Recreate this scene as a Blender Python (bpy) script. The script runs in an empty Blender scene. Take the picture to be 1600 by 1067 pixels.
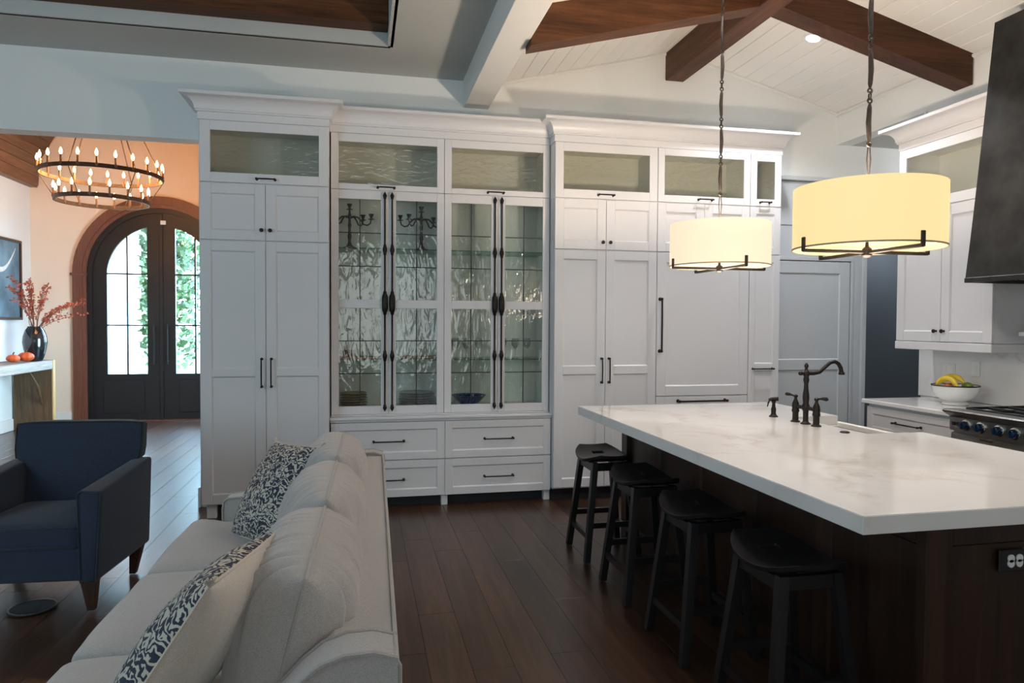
import bpy, bmesh, math, random
from mathutils import Vector, Matrix, noise
random.seed(7)
PI = math.pi
SC = bpy.context.scene
COL = SC.collection

# ------------------------------------------------------------------ camera
def make_camera():
    f = 1091.155
    pit, rol, yaw = [math.radians(a) for a in (-1.549, 0.307, 12.29)]
    cy, sy = math.cos(yaw), math.sin(yaw)
    fw = Vector((sy*math.cos(pit), cy*math.cos(pit), math.sin(pit)))
    r = Vector((cy, -sy, 0)); u = r.cross(fw)
    r2 = math.cos(rol)*r + math.sin(rol)*u
    u2 = -math.sin(rol)*r + math.cos(rol)*u
    cd = bpy.data.cameras.new('camera'); cam = bpy.data.objects.new('camera', cd)
    COL.objects.link(cam)
    cd.sensor_fit = 'HORIZONTAL'; cd.sensor_width = 36.0; cd.lens = 36.0*f/1600.0
    cd.clip_start = 0.05; cd.clip_end = 200
    cam.matrix_world = Matrix(((r2.x, u2.x, -fw.x, 0), (r2.y, u2.y, -fw.y, 0), (r2.z, u2.z, -fw.z, 1.5), (0, 0, 0, 1)))
    SC.camera = cam
make_camera()

# ------------------------------------------------------------------ world, exposure, lights
SC.view_settings.view_transform = 'Standard'
SC.view_settings.look = 'None'
SC.view_settings.gamma = 1.0
SC.view_settings.use_curve_mapping = False
SC.view_settings.exposure = 0.08
W = bpy.data.worlds.new('sky'); SC.world = W; W.use_nodes = True
wn = W.node_tree.nodes; wl = W.node_tree.links
bg = wn['Background']; bg.inputs['Color'].default_value = (0.46, 0.72, 1.0, 1); bg.inputs['Strength'].default_value = 34.0

def area(name, loc, target, sx, sy, power, col):
    l = bpy.data.lights.new(name, 'AREA'); l.shape = 'RECTANGLE'; l.size = sx; l.size_y = sy
    l.energy = power; l.color = col
    o = bpy.data.objects.new(name, l); COL.objects.link(o); o.location = loc
    d = Vector(target) - Vector(loc); o.rotation_euler = d.to_track_quat('-Z', 'Y').to_euler()
    return o
def spot(name, loc, power, col, angle=110, blend=0.6, size=0.05, target=None):
    l = bpy.data.lights.new(name, 'SPOT'); l.energy = power; l.color = col
    l.spot_size = math.radians(angle); l.spot_blend = blend; l.shadow_soft_size = size
    o = bpy.data.objects.new(name, l); COL.objects.link(o); o.location = loc
    if target: o.rotation_euler = (Vector(target)-Vector(loc)).to_track_quat('-Z', 'Y').to_euler()
    return o
def point(name, loc, power, col, size=0.05):
    l = bpy.data.lights.new(name, 'POINT'); l.energy = power; l.color = col; l.shadow_soft_size = size
    o = bpy.data.objects.new(name, l); COL.objects.link(o); o.location = loc
    return o
sun = bpy.data.lights.new('sun', 'SUN'); sun.energy = 7.0; sun.color = (1.0, .93, .82); sun.angle = .01
so = bpy.data.objects.new('sun', sun); COL.objects.link(so); so.rotation_euler = (math.radians(42), 0, math.radians(-24))
COOL = (0.80, 0.90, 1.0); WARM = (1.0, 0.83, 0.66)
# daylight entering by the living-room windows behind and to the left of the camera
area('window_light_rear', (0.2, -3.05, 1.75), (0.2, 6, 1.6), 2.6, 2.1, 42, (0.90, 0.98, 0.98))
area('window_light_left', (-4.70, 1.2, 2.2), (-.3, 6.0, 2.7), 3.2, 2.1, 142, (0.58, 0.84, 1.0))
el = area('entry_window_light', (-1.2, 8.8, 1.05), (-4.6, 9.6, 1.0), 1.6, 1.6, 125, (0.55, 0.83, 1.0))
el.data.spread = math.radians(125)
# recessed kitchen cans beyond the top of the frame
for x, y, z, p in ((1.85, 2.2, 3.70, 62), (3.75, 2.2, 3.70, 62), (2.0, 3.5, 3.72, 40)):
    spot('downlight_lamp', (x, y, z), p, (1.0, 0.93, 0.90), 140, 0.8, 0.05)

point('passage_fill', (5.7, 5.45, 3.05), 9, (.92, .96, 1.0), .1)  # unseen fill light added to brighten the passage walls
point('hall_fill', (6.2, 6.75, 2.4), 11, (.92, .96, 1.0), .1)  # added fill for the hall, no fixture there

# ------------------------------------------------------------------ mesh helper
WP = {}
class MB:
    def __init__(s):
        s.v = []; s.f = []; s.m = []; s.M = Matrix.Identity(4)
    def add(s, vs, fs, m=0):
        b = len(s.v)
        s.v += [s.M @ Vector(p) for p in vs]
        for f in fs:
            s.f.append([b+i for i in f]); s.m.append(m)
        return s
    def box(s, x0, y0, z0, x1, y1, z1, b=0.0, m=0):
        if x0 > x1: x0, x1 = x1, x0
        if y0 > y1: y0, y1 = y1, y0
        if z0 > z1: z0, z1 = z1, z0
        b = min(b, (x1-x0)*.45, (y1-y0)*.45, (z1-z0)*.45)
        if b <= 0:
            vs = [(x, y, z) for z in (z0, z1) for y in (y0, y1) for x in (x0, x1)]
            fs = [(0, 2, 3, 1), (4, 5, 7, 6), (0, 1, 5, 4), (2, 6, 7, 3), (0, 4, 6, 2), (1, 3, 7, 5)]
            return s.add(vs, fs, m)
        c = ((x0+x1)/2, (y0+y1)/2, (z0+z1)/2); h = ((x1-x0)/2, (y1-y0)/2, (z1-z0)/2)
        idx = {}; vs = []
        for sx in (-1, 1):
            for sy in (-1, 1):
                for sz in (-1, 1):
                    sg = (sx, sy, sz)
                    for a in range(3):
                        p = [c[i] + sg[i]*(h[i] if i == a else h[i]-b) for i in range(3)]
                        idx[(sx, sy, sz, a)] = len(vs); vs.append(p)
        fs = []
        for a in range(3):
            o = [i for i in range(3) if i != a]
            for sa in (-1, 1):
                q = []
                for (p1, p2) in ((-1, -1), (1, -1), (1, 1), (-1, 1)):
                    sg = [0, 0, 0]; sg[a] = sa; sg[o[0]] = p1; sg[o[1]] = p2
                    q.append(idx[(*sg, a)])
                fs.append(q)
        for a in range(3):            # edges running along axis a
            o = [i for i in range(3) if i != a]
            for p1 in (-1, 1):
                for p2 in (-1, 1):
                    q = []
                    for sa, ax in ((-1, o[0]), (1, o[0]), (1, o[1]), (-1, o[1])):
                        sg = [0, 0, 0]; sg[a] = sa; sg[o[0]] = p1; sg[o[1]] = p2
                        q.append(idx[(*sg, ax)])
                    fs.append(q)
        for sx in (-1, 1):
            for sy in (-1, 1):
                for sz in (-1, 1):
                    fs.append([idx[(sx, sy, sz, a)] for a in range(3)])
        return s.add(vs, fs, m)
    def hexa(s, bot, top, m=0):
        vs = list(bot)+list(top)
        return s.add(vs, [(3, 2, 1, 0), (4, 5, 6, 7), (0, 1, 5, 4), (1, 2, 6, 5), (2, 3, 7, 6), (3, 0, 4, 7)], m)
    def prism(s, poly, axis, a, b, m=0):
        def P(p, t):
            if axis == 'x': return (t, p[0], p[1])
            if axis == 'y': return (p[0], t, p[1])
            return (p[0], p[1], t)
        n = len(poly)
        vs = [P(p, a) for p in poly]+[P(p, b) for p in poly]
        fs = [list(range(n))[::-1], list(range(n, 2*n))]+[(i, (i+1) % n, n+(i+1) % n, n+i) for i in range(n)]
        return s.add(vs, fs, m)
    def tube(s, pts, r, n=8, closed=False, m=0, up=None, flat=1.0):
        pts = [Vector(p) for p in pts]; N = len(pts)
        rs = r if isinstance(r, (list, tuple)) else [r]*N
        vs = []; fs = []; prev = None
        for i, p in enumerate(pts):
            if closed: t = pts[(i+1) % N]-pts[i-1]
            else: t = pts[min(i+1, N-1)]-pts[max(i-1, 0)]
            t.normalize()
            if prev is None:
                a = Vector(up) if up else (Vector((0, 0, 1)) if abs(t.z) < .9 else Vector((1, 0, 0)))
            else: a = prev
            a = a-t*a.dot(t)
            if a.length < 1e-6: a = t.orthogonal()
            a.normalize(); bb = t.cross(a); prev = a
            for k in range(n):
                q = 2*PI*k/n
                vs.append(p+(a*math.cos(q)*flat+bb*math.sin(q))*rs[i])
        for i in range(N if closed else N-1):
            j = (i+1) % N
            for k in range(n):
                fs.append((i*n+k, i*n+(k+1) % n, j*n+(k+1) % n, j*n+k))
        if not closed:
            fs.append(list(range(n))[::-1]); fs.append([(N-1)*n+k for k in range(n)])
        return s.add(vs, fs, m)
    def cyl(s, p0, p1, r0, r1=None, n=16, m=0):
        return s.tube([p0, p1], [r0, r0 if r1 is None else r1], n, m=m)
    def lathe(s, prof, c=(0, 0, 0), n=20, m=0, axis='z', wall=False):
        vs = []; fs = []; K = len(prof)
        for r, h in prof:
            for k in range(n):
                q = 2*PI*k/n; a, b = r*math.cos(q), r*math.sin(q)
                p = (a, b, h) if axis == 'z' else ((a, h, b) if axis == 'y' else (h, a, b))
                vs.append((c[0]+p[0], c[1]+p[1], c[2]+p[2]))
        for i in range(K-1):
            for k in range(n):
                fs.append((i*n+k, i*n+(k+1) % n, (i+1)*n+(k+1) % n, (i+1)*n+k))
        if not wall:
            if prof[0][0] > 1e-5: fs.append(list(range(n))[::-1])
            if prof[-1][0] > 1e-5: fs.append([(K-1)*n+k for k in range(n)])
        else:
            for k in range(n): fs.append(((K-1)*n+k, (K-1)*n+(k+1) % n, (k+1) % n, k))
        return s.add(vs, fs, m)
    def grid(s, P, nu, nv, m=0, skip=None):
        """P[i][j] points, open sheet"""
        vs = [P[i][j] for i in range(nu) for j in range(nv)]
        fs = [(i*nv+j, (i+1)*nv+j, (i+1)*nv+j+1, i*nv+j+1) for i in range(nu-1) for j in range(nv-1) if not (skip and skip(i, j))]
        return s.add(vs, fs, m)
    def sphere(s, c, r, n=12, m=0, sc=(1, 1, 1)):
        K = max(6, n//2+1)
        prof = []
        vs = []; fs = []
        for i in range(K):
            t = PI*i/(K-1)-PI/2
            for k in range(n):
                q = 2*PI*k/n
                rr = max(math.cos(t), 1e-4)
                vs.append((c[0]+r*sc[0]*rr*math.cos(q), c[1]+r*sc[1]*rr*math.sin(q), c[2]+r*sc[2]*math.sin(t)))
        for i in range(K-1):
            for k in range(n): fs.append((i*n+k, i*n+(k+1) % n, (i+1)*n+(k+1) % n, (i+1)*n+k))
        return s.add(vs, fs, m)
    def build(s, name, mats, parent=None, smooth=35, origin=None):
        if not isinstance(mats, (list, tuple)): mats = [mats]
        if origin is not None: c = Vector(origin)
        else:
            xs = [[v[i] for v in s.v] for i in range(3)]
            c = Vector([(min(a)+max(a))/2 for a in xs])
            if parent is None: c.z = min(xs[2])
        me = bpy.data.meshes.new(name)
        me.from_pydata([tuple(v-c) for v in s.v], [], s.f)
        for mm in mats: me.materials.append(mm)
        me.polygons.foreach_set('material_index', s.m)
        bm = bmesh.new(); bm.from_mesh(me)
        bmesh.ops.remove_doubles(bm, verts=bm.verts, dist=1e-5)
        bmesh.ops.recalc_face_normals(bm, faces=bm.faces)
        bm.to_mesh(me); bm.free()
        if smooth:
            me.shade_smooth(); me.set_sharp_from_angle(angle=math.radians(smooth))
        o = bpy.data.objects.new(name, me); COL.objects.link(o)
        if parent is not None:
            o.parent = parent; o.location = c-WP[parent]
        else: o.location = c
        WP[o] = c
        return o

def tag(o, label=None, cat=None, group=None, kind=None):
    if label: o['label'] = label
    if cat: o['category'] = cat
    if group: o['group'] = group
    if kind: o['kind'] = kind
    return o
def thing(name, label, cat, loc=(0, 0, 0), rotz=0.0, group=None, local=False):
    o = bpy.data.objects.new(name, None); COL.objects.link(o); o.empty_display_size = .1
    o.location = loc; o.rotation_euler = (0, 0, rotz)
    WP[o] = Vector((0, 0, 0)) if local else Vector(loc)
    return tag(o, label, cat, group)
def struct_empty(name, loc=(0, 0, 0)):
    o = bpy.data.objects.new(name, None); COL.objects.link(o); o.location = loc
    WP[o] = Vector(loc); o['kind'] = 'structure'
    return o
KIDS = {}
def copy_tree(o, parent=None):
    c = o.copy(); COL.objects.link(c)
    if parent is not None: c.parent = parent
    for ch in list(o.children): copy_tree(ch, c)
    return c
def S(o): o['kind'] = 'structure'; return o

# ------------------------------------------------------------------ materials
def new_mat(name):
    m = bpy.data.materials.new(name); m.use_nodes = True
    nt = m.node_tree
    return m, nt, nt.nodes['Principled BSDF'], nt.nodes, nt.links
def coords(nt, scale=(1, 1, 1), rnd=True):
    n = nt.nodes; l = nt.links
    tc = n.new('ShaderNodeTexCoord'); mp = n.new('ShaderNodeMapping')
    mp.inputs['Scale'].default_value = scale
    l.new(tc.outputs['Object'], mp.inputs['Vector'])
    if rnd:
        oi = n.new('ShaderNodeObjectInfo'); ml = n.new('ShaderNodeMath'); ml.operation = 'MULTIPLY'; ml.inputs[1].default_value = 37.0
        l.new(oi.outputs['Random'], ml.inputs[0]); l.new(ml.outputs[0], mp.inputs['Location'])
    return mp.outputs['Vector']
def ramp(nt, fac, stops):
    r = nt.nodes.new('ShaderNodeValToRGB'); e = r.color_ramp.elements
    while len(e) > 1: e.remove(e[-1])
    for i, (p, c) in enumerate(stops):
        el = e[0] if i == 0 else e.new(p)
        el.position = p; el.color = (*c, 1)
    nt.links.new(fac, r.inputs['Fac'])
    return r.outputs['Color']
def bump(nt, h, strength, dist, bsdf):
    b = nt.nodes.new('ShaderNodeBump'); b.inputs['Strength'].default_value = strength; b.inputs['Distance'].default_value = dist
    nt.links.new(h, b.inputs['Height']); nt.links.new(b.outputs['Normal'], bsdf.inputs['Normal'])
    return b
def tex_noise(nt, vec, scale, detail=4, rough=.55, dist=0.0):
    t = nt.nodes.new('ShaderNodeTexNoise'); t.inputs['Scale'].default_value = scale; t.inputs['Detail'].default_value = detail
    t.inputs['Roughness'].default_value = rough; t.inputs['Distortion'].default_value = dist
    nt.links.new(vec, t.inputs['Vector'])
    return t
def plain(name, col, rough=.5, metal=0.0, spec=.5, var=.06, vs=8.0, bmp=0.0, bscale=60):
    m, nt, p, n, l = new_mat(name)
    v = coords(nt, (1, 1, 1), False)
    t = tex_noise(nt, v, vs, 3)
    a = tuple(max(0, c*(1-var)) for c in col); b = tuple(min(1, c*(1+var)) for c in col)
    l.new(ramp(nt, t.outputs['Fac'], [(.3, a), (.7, b)]), p.inputs['Base Color'])
    p.inputs['Roughness'].default_value = rough; p.inputs['Metallic'].default_value = metal
    p.inputs['Specular IOR Level'].default_value = spec
    if bmp:
        t2 = tex_noise(nt, v, bscale, 3); bump(nt, t2.outputs['Fac'], bmp, .01, p)
    return m
def wood(name, c1, c2, c3, axis='y', rough=.4, scale=1.0, spec=.4, coat=0.0, objvar=.25, bmp=.12):
    m, nt, p, n, l = new_mat(name)
    st = {'x': (.35, 6, 6), 'y': (6, .35, 6), 'z': (6, 6, .35)}[axis]
    v = coords(nt, tuple(a*scale for a in st))
    t = tex_noise(nt, v, 3.0, 6, .6, .6)
    t2 = tex_noise(nt, v, 14.0, 4, .6)
    mx = n.new('ShaderNodeMix'); mx.data_type = 'FLOAT'; mx.inputs[0].default_value = .4
    l.new(t.outputs['Fac'], mx.inputs[2]); l.new(t2.outputs['Fac'], mx.inputs[3])
    c = ramp(nt, mx.outputs[0], [(.30, c1), (.5, c2), (.72, c3)])
    oi = n.new('ShaderNodeObjectInfo'); mr = n.new('ShaderNodeMapRange')
    mr.inputs['To Min'].default_value = 1-objvar; mr.inputs['To Max'].default_value = 1+objvar
    l.new(oi.outputs['Random'], mr.inputs['Value'])
    hs = n.new('ShaderNodeHueSaturation'); l.new(c, hs.inputs['Color']); l.new(mr.outputs['Result'], hs.inputs['Value'])
    l.new(hs.outputs['Color'], p.inputs['Base Color'])
    p.inputs['Roughness'].default_value = rough; p.inputs['Specular IOR Level'].default_value = spec
    p.inputs['Coat Weight'].default_value = coat; p.inputs['Coat Roughness'].default_value = .25
    bump(nt, mx.outputs[0], bmp, .01, p)
    return m
def fabric(name, col, dark, scale=1.0, rough=.9, sheen=.3):
    m, nt, p, n, l = new_mat(name)
    v = coords(nt, (1, 1, 1), False)
    t = tex_noise(nt, v, 380*scale, 2, .7)
    t2 = tex_noise(nt, v, 60*scale, 4, .7)
    mx = n.new('ShaderNodeMix'); mx.data_type = 'FLOAT'; mx.inputs[0].default_value = .16
    l.new(t.outputs['Fac'], mx.inputs[2]); l.new(t2.outputs['Fac'], mx.inputs[3])
    l.new(ramp(nt, mx.outputs[0], [(.32, dark), (.62, col)]), p.inputs['Base Color'])
    p.inputs['Roughness'].default_value = rough; p.inputs['Specular IOR Level'].default_value = .2
    p.inputs['Sheen Weight'].default_value = sheen; p.inputs['Sheen Roughness'].default_value = .5
    bump(nt, mx.outputs[0], .35, .004, p)
    return m
def glass_pane(name, tint=(.9, .94, .92), rough=.03, wave=0.0, wscale=14, ior=1.5, stretch=(1, 1, 1), dens=1.0):
    m, nt, p, n, l = new_mat(name); n.remove(p)
    out = n['Material Output']
    tr = n.new('ShaderNodeBsdfTransparent'); tr.inputs['Color'].default_value = (*tint, 1)
    gl = n.new('ShaderNodeBsdfGlossy'); gl.inputs['Roughness'].default_value = rough
    fr = n.new('ShaderNodeFresnel'); fr.inputs['IOR'].default_value = ior
    mx = n.new('ShaderNodeMixShader')
    ad = n.new('ShaderNodeMath'); ad.operation = 'MULTIPLY'; ad.inputs[1].default_value = dens
    l.new(fr.outputs[0], ad.inputs[0])
    ge = n.new('ShaderNodeNewGeometry'); fb = n.new('ShaderNodeMath'); fb.operation = 'SUBTRACT'; fb.inputs[0].default_value = 1.0
    l.new(ge.outputs['Backfacing'], fb.inputs[1])            # no total reflection on the way out of a thin pane
    f2 = n.new('ShaderNodeMath'); f2.operation = 'MULTIPLY'; l.new(ad.outputs[0], f2.inputs[0]); l.new(fb.outputs[0], f2.inputs[1])
    l.new(f2.outputs[0], mx.inputs[0]); l.new(tr.outputs[0], mx.inputs[1]); l.new(gl.outputs[0], mx.inputs[2])
    l.new(mx.outputs[0], out.inputs['Surface'])
    if wave:
        v = coords(nt, stretch)
        t = tex_noise(nt, v, wscale, 2, .5, 1.2)
        b = n.new('ShaderNodeBump'); b.inputs['Strength'].default_value = wave; b.inputs['Distance'].default_value = .02
        l.new(t.outputs['Fac'], b.inputs['Height'])
        l.new(b.outputs['Normal'], gl.inputs['Normal']); l.new(b.outputs['Normal'], fr.inputs['Normal'])
    return m
def emit(name, col, strength):
    m, nt, p, n, l = new_mat(name)
    p.inputs['Base Color'].default_value = (*col, 1); p.inputs['Emission Color'].default_value = (*col, 1)
    p.inputs['Emission Strength'].default_value = strength; p.inputs['Roughness'].default_value = .6
    return m
M = {}
M['cab'] = plain('cabinet_paint', (.64, .635, .655), .38, var=.015, vs=2)
M['cabin'] = plain('cabinet_interior_paint', (.74, .74, .71), .5, var=.02, vs=2)
M['wall'] = plain('wall_paint', (.74, .75, .74), .7, var=.02, vs=1.5, bmp=.05, bscale=180)
M['foyer'] = plain('foyer_wall_warm_lit', (.74, .65, .54), .7, var=.02, vs=1.5)  # white wall with the chandelier's warm light put into its colour
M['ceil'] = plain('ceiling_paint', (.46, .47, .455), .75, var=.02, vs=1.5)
M['ship'] = plain('shiplap_paint', (.80, .79, .76), .5, var=.015, vs=2)
M['trim'] = plain('trim_paint', (.72, .72, .70), .45, var=.015, vs=2)
M['hall'] = plain('hall_wall_dimmed', (.095, .115, .14), .6, var=.03, vs=2)  # dim light of the hall is put into this dark colour
M['bronze'] = plain('dark_bronze', (.022, .017, .014), .42, .7, var=.25, vs=40)
M['iron'] = plain('wrought_iron', (.045, .036, .030), .5, .6, var=.3, vs=30)
M['blackdoor'] = plain('black_iron_door', (.012, .012, .013), .45, .3, var=.15, vs=10)
M['black'] = plain('black_lacquer', (.011, .011, .0125), .36, 0, .5, var=.2, vs=30)
M['toe'] = plain('toe_kick_black', (.012, .012, .014), .6, var=.1)
M['lead'] = plain('lead_came', (.04, .042, .042), .45, .6, var=.2, vs=40)
M['steel'] = plain('brushed_steel', (.32, .31, .30), .32, 1.0, var=.08, vs=30)
M['chrome'] = plain('polished_metal', (.7, .68, .64), .15, 1.0, var=.05)
M['hood'] = plain('blackened_steel', (.046, .046, .045), .42, .75, .5, var=.4, vs=5)
M['grate'] = plain('cast_iron', (.012, .012, .014), .55, .2, var=.2)
M['white'] = plain('white_porcelain', (.78, .78, .77), .2, var=.01)
M['plastic'] = plain('white_plastic', (.74, .74, .72), .4, var=.01)
M['beam'] = wood('stained_beam_wood', (.026, .010, .0045), (.076, .029, .0115), (.145, .058, .022), 'y', .5, .8, .22)
M['beamx'] = wood('stained_beam_wood_cross', (.026, .010, .0045), (.076, .029, .0115), (.145, .058, .022), 'x', .5, .8, .22)
M['floor'] = wood('dark_plank_floor', (.021, .0092, .0050), (.050, .0230, .0122), (.088, .043, .023), 'y', .36, 1.0, .3, .36, .26, .10)
M['island'] = wood('island_dark_wood', (.012, .006, .004), (.026, .011, .006), (.045, .020, .010), 'z', .42, 1.0)
M['casing'] = wood('mahogany_casing', (.055, .021, .013), (.115, .045, .029), (.165, .068, .045), 'z', .4, 1.0)
M['vault'] = wood('vault_plank_wood', (.07, .032, .016), (.14, .068, .034), (.22, .11, .06), 'y', .5, 1.4, objvar=.35)
M['legwood'] = wood('dark_leg_wood', (.02, .008, .004), (.04, .016, .009), (.06, .026, .014), 'z', .35)
M['console'] = wood('weathered_console_wood', (.20, .165, .14), (.34, .30, .26), (.46, .42, .37), 'y', .6, 1.2)
M['consoleleg'] = wood('brown_wood_shaded', (.045, .024, .011), (.095, .052, .024), (.17, .10, .045), 'z', .55, 1.2)  # shade on the console legs' near face is put into this brown
M['consolelit'] = wood('leg_wood_lit_side', (.24, .15, .06), (.42, .28, .12), (.56, .40, .20), 'z', .5, 1.2)  # same leg wood, lighter: light on its room side put into the colour
M['sofa'] = fabric('sofa_linen', (.42, .40, .385), (.29, .278, .268))
M['piping'] = fabric('sofa_piping', (.37, .352, .338), (.27, .258, .248))
M['navy'] = fabric('navy_wool', (.030, .042, .068), (.014, .020, .034), 1.0, .9, .12)
M['navypipe'] = fabric('navy_piping', (.018, .026, .042), (.010, .014, .024))
M['pillowback'] = fabric('cream_linen', (.58, .53, .47), (.44, .40, .36))
M['tassel'] = fabric('cream_tassel', (.60, .52, .44), (.45, .38, .32))
M['clear'] = glass_pane('clear_glass', (.97, .985, .98), .01)
M['seedy'] = glass_pane('wavy_glass', (.86, .86, .82), .05, .30, 13, 1.5, (.6, 1, 1.6), 2.4)
M['plainwavy'] = glass_pane('soft_wavy_glass', (.90, .905, .88), .08, .04, 6, 1.5, (1, 1, 1), 1.6)
M['leaded'] = glass_pane('leaded_wavy_glass', (.93, .955, .94), .04, .32, 10, 1.5, (1.7, 1, .55), 2.3)
M['shelfglass'] = glass_pane('glass_shelf', (.55, .74, .66), .02)
M['crystal'] = glass_pane('stemware_glass', (.88, .92, .92), .01, 0, 14, 1.6, (1, 1, 1), 2.0)
M['knobglint'] = plain('black_knob_blue_glint', (.012, .035, .075), .2, .5, var=.3, vs=30)  # dark knob with its blue reflection put into the base colour

def quartz(name):
    m, nt, p, n, l = new_mat(name)
    v = coords(nt, (1, 1, 1), False)
    d = tex_noise(nt, v, 1.3, 5, .6)
    vm = n.new('ShaderNodeVectorMath'); vm.operation = 'MULTIPLY_ADD'
    l.new(d.outputs['Color'], vm.inputs[0]); vm.inputs[1].default_value = (1.1, 1.1, 1.1); l.new(v, vm.inputs[2])
    w = n.new('ShaderNodeTexVoronoi'); w.feature = 'DISTANCE_TO_EDGE'; w.inputs['Scale'].default_value = 1.15
    l.new(vm.outputs[0], w.inputs['Vector'])
    vein = ramp(nt, w.outputs['Distance'], [(0, (1, 1, 1)), (.012, (.55, .55, .55)), (.06, (0, 0, 0))])
    t2 = tex_noise(nt, v, 2.4, 3, .5)
    br = ramp(nt, t2.outputs['Fac'], [(.42, (0, 0, 0)), (.66, (1, 1, 1))])
    mu = n.new('ShaderNodeMath'); mu.operation = 'MULTIPLY'; l.new(vein, mu.inputs[0]); l.new(br, mu.inputs[1])
    mx = n.new('ShaderNodeMix'); mx.data_type = 'RGBA'
    l.new(mu.outputs[0], mx.inputs[0]); mx.inputs[6].default_value = (.74, .73, .72, 1); mx.inputs[7].default_value = (.61, .55, .50, 1)
    l.new(mx.outputs[2], p.inputs['Base Color'])
    p.inputs['Roughness'].default_value = .07; p.inputs['Specular IOR Level'].default_value = .65
    return m
M['quartz'] = quartz('white_quartz_veined')

def pillow_print(name):
    m, nt, p, n, l = new_mat(name)
    v = coords(nt, (1, 1, 1), False)
    d = tex_noise(nt, v, 20, 2, .5)
    vm = n.new('ShaderNodeVectorMath'); vm.operation = 'MULTIPLY_ADD'
    l.new(d.outputs['Color'], vm.inputs[0]); vm.inputs[1].default_value = (.05, .05, .05); l.new(v, vm.inputs[2])
    w = n.new('ShaderNodeTexWave'); w.wave_type = 'RINGS'; w.inputs['Scale'].default_value = 17; w.inputs['Distortion'].default_value = 11
    w.inputs['Detail'].default_value = 1.5; w.inputs['Detail Scale'].default_value = 2.2
    l.new(vm.outputs[0], w.inputs['Vector'])
    vo = n.new('ShaderNodeTexVoronoi'); vo.inputs['Scale'].default_value = 34; l.new(vm.outputs[0], vo.inputs['Vector'])
    a = ramp(nt, w.outputs['Fac'], [(.40, (0, 0, 0)), (.52, (1, 1, 1))])
    b = ramp(nt, vo.outputs['Distance'], [(.20, (1, 1, 1)), (.26, (0, 0, 0))])
    mxx = n.new('ShaderNodeMath'); mxx.operation = 'MAXIMUM'; l.new(a, mxx.inputs[0]); l.new(b, mxx.inputs[1])
    mx = n.new('ShaderNodeMix'); mx.data_type = 'RGBA'; l.new(mxx.outputs[0], mx.inputs[0])
    mx.inputs[6].default_value = (.48, .45, .38, 1); mx.inputs[7].default_value = (.022, .028, .050, 1)
    l.new(mx.outputs[2], p.inputs['Base Color']); p.inputs['Roughness'].default_value = .9
    return m
M['print'] = pillow_print('navy_scroll_print')

# ================================================================== SETTING
def slab(name, x0, y0, z0, x1, y1, z1, mat, b=0):
    return S(MB().box(x0, y0, z0, x1, y1, z1, b).build(name, mat))
YB = 6.0                      # back wall of the kitchen and living room
# ---- floor: sub-slab, then every visible plank
fl = S(MB().box(-4.75, -3.2, -.06, 7.0, 11.4, -.004).build('floor', M['floor']))
def make_floor():
    PW = .185
    lens = (1.25, 1.6, 1.95, 2.3)
    meshes = []
    for L in lens:
        o = MB().box(-PW/2+.0005, -L/2+.0005, -.0035, PW/2-.0005, L/2-.0005, .006, .0009).build('plank', M['floor'], origin=(0, 0, 0))
        meshes.append(o.data); bpy.data.objects.remove(o)
    rnd = random.Random(3); n = 0
    cells = []
    for i in range(-26, 9):
        xc = .291+PW*(i+.5)
        if xc < -4.55: continue
        y = 1.2-rnd.random()*1.8
        while y < 11.25:
            k = rnd.randrange(4); L = lens[k]
            if y+L > 11.28:
                k = 0; L = lens[0]
                if y+L > 11.28: break
            yc = y+L/2
            ymax = y+L
            vis = xc > -.47*ymax-.25 and ymax > 1.5
            if xc > -1.15 and y > 5.95: vis = False
            if vis: cells.append((xc, yc, k))
            y += L
    cells.sort(key=lambda c: c[0]**2+c[1]**2)
    for xc, yc, k in cells[:296]:
        o = bpy.data.objects.new('plank', meshes[k]); COL.objects.link(o)
        o.parent = fl; o.location = Vector((xc, yc, -.006))-WP[fl]
make_floor()

# ---- walls
wb = MB()
for a_ in ((-1.25, YB, 0, -.235, YB+.16, 4.25), (1.582, YB, 0, 4.84, YB+.16, 4.25), (-.235, YB, 0, 1.582, YB+.16, .73),
           (-.235, YB, 3.0, 1.582, YB+.16, 4.25), (-.235, YB+.13, .73, 1.582, YB+.16, 3.0)):
    wb.box(*a_)                                          # behind the cabinets up to the gable, recessed for the hutch
wb.box(-3.7, YB, 2.94, -1.25, YB+.16, 4.25)              # over the entry opening
wb.box(-4.75, YB, 0, -3.7, YB+.16, 4.25)
wb.box(4.84, YB, 2.45, 7.0, YB+.16, 4.25)                # over the hall opening
S(wb.build('wall_back', M['wall']))
S(MB().box(4.52, -3.2, 0, 4.68, 4.90, 3.24).box(4.52, -3.2, 3.24, 4.68, YB, 4.25).build('wall_right', M['wall']))
slab('wall_passage_right', 6.9, 4.9, 0, 7.0, 8.0, 3.24, M['wall'])
slab('wall_passage_near', 4.68, 4.74, 0, 7.0, 4.90, 3.24, M['wall'])
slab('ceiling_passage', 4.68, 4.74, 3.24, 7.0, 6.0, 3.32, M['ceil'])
# hall beside the pantry door; its dimness is put into the wall colour
slab('wall_hall_back', 5.55, 7.30, 0, 7.0, 7.42, 2.6, M['hall'])
slab('wall_hall_left', 4.70, 6.16, 0, 4.84, 7.42, 2.6, M['hall'])
slab('wall_hall_inner', 4.84, 7.42, 0, 5.55, 7.55, 2.6, M['hall'])
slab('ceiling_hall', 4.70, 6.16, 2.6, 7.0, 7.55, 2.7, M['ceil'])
# living room left and rear walls behind the camera
S(MB().box(-4.9, -3.2, 0, -4.75, YB, 4.25).build('wall_left', M['wall']))
S(MB().box(-4.9, -3.36, 0, 4.68, -3.2, 4.25).build('wall_rear', M['wall']))
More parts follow.
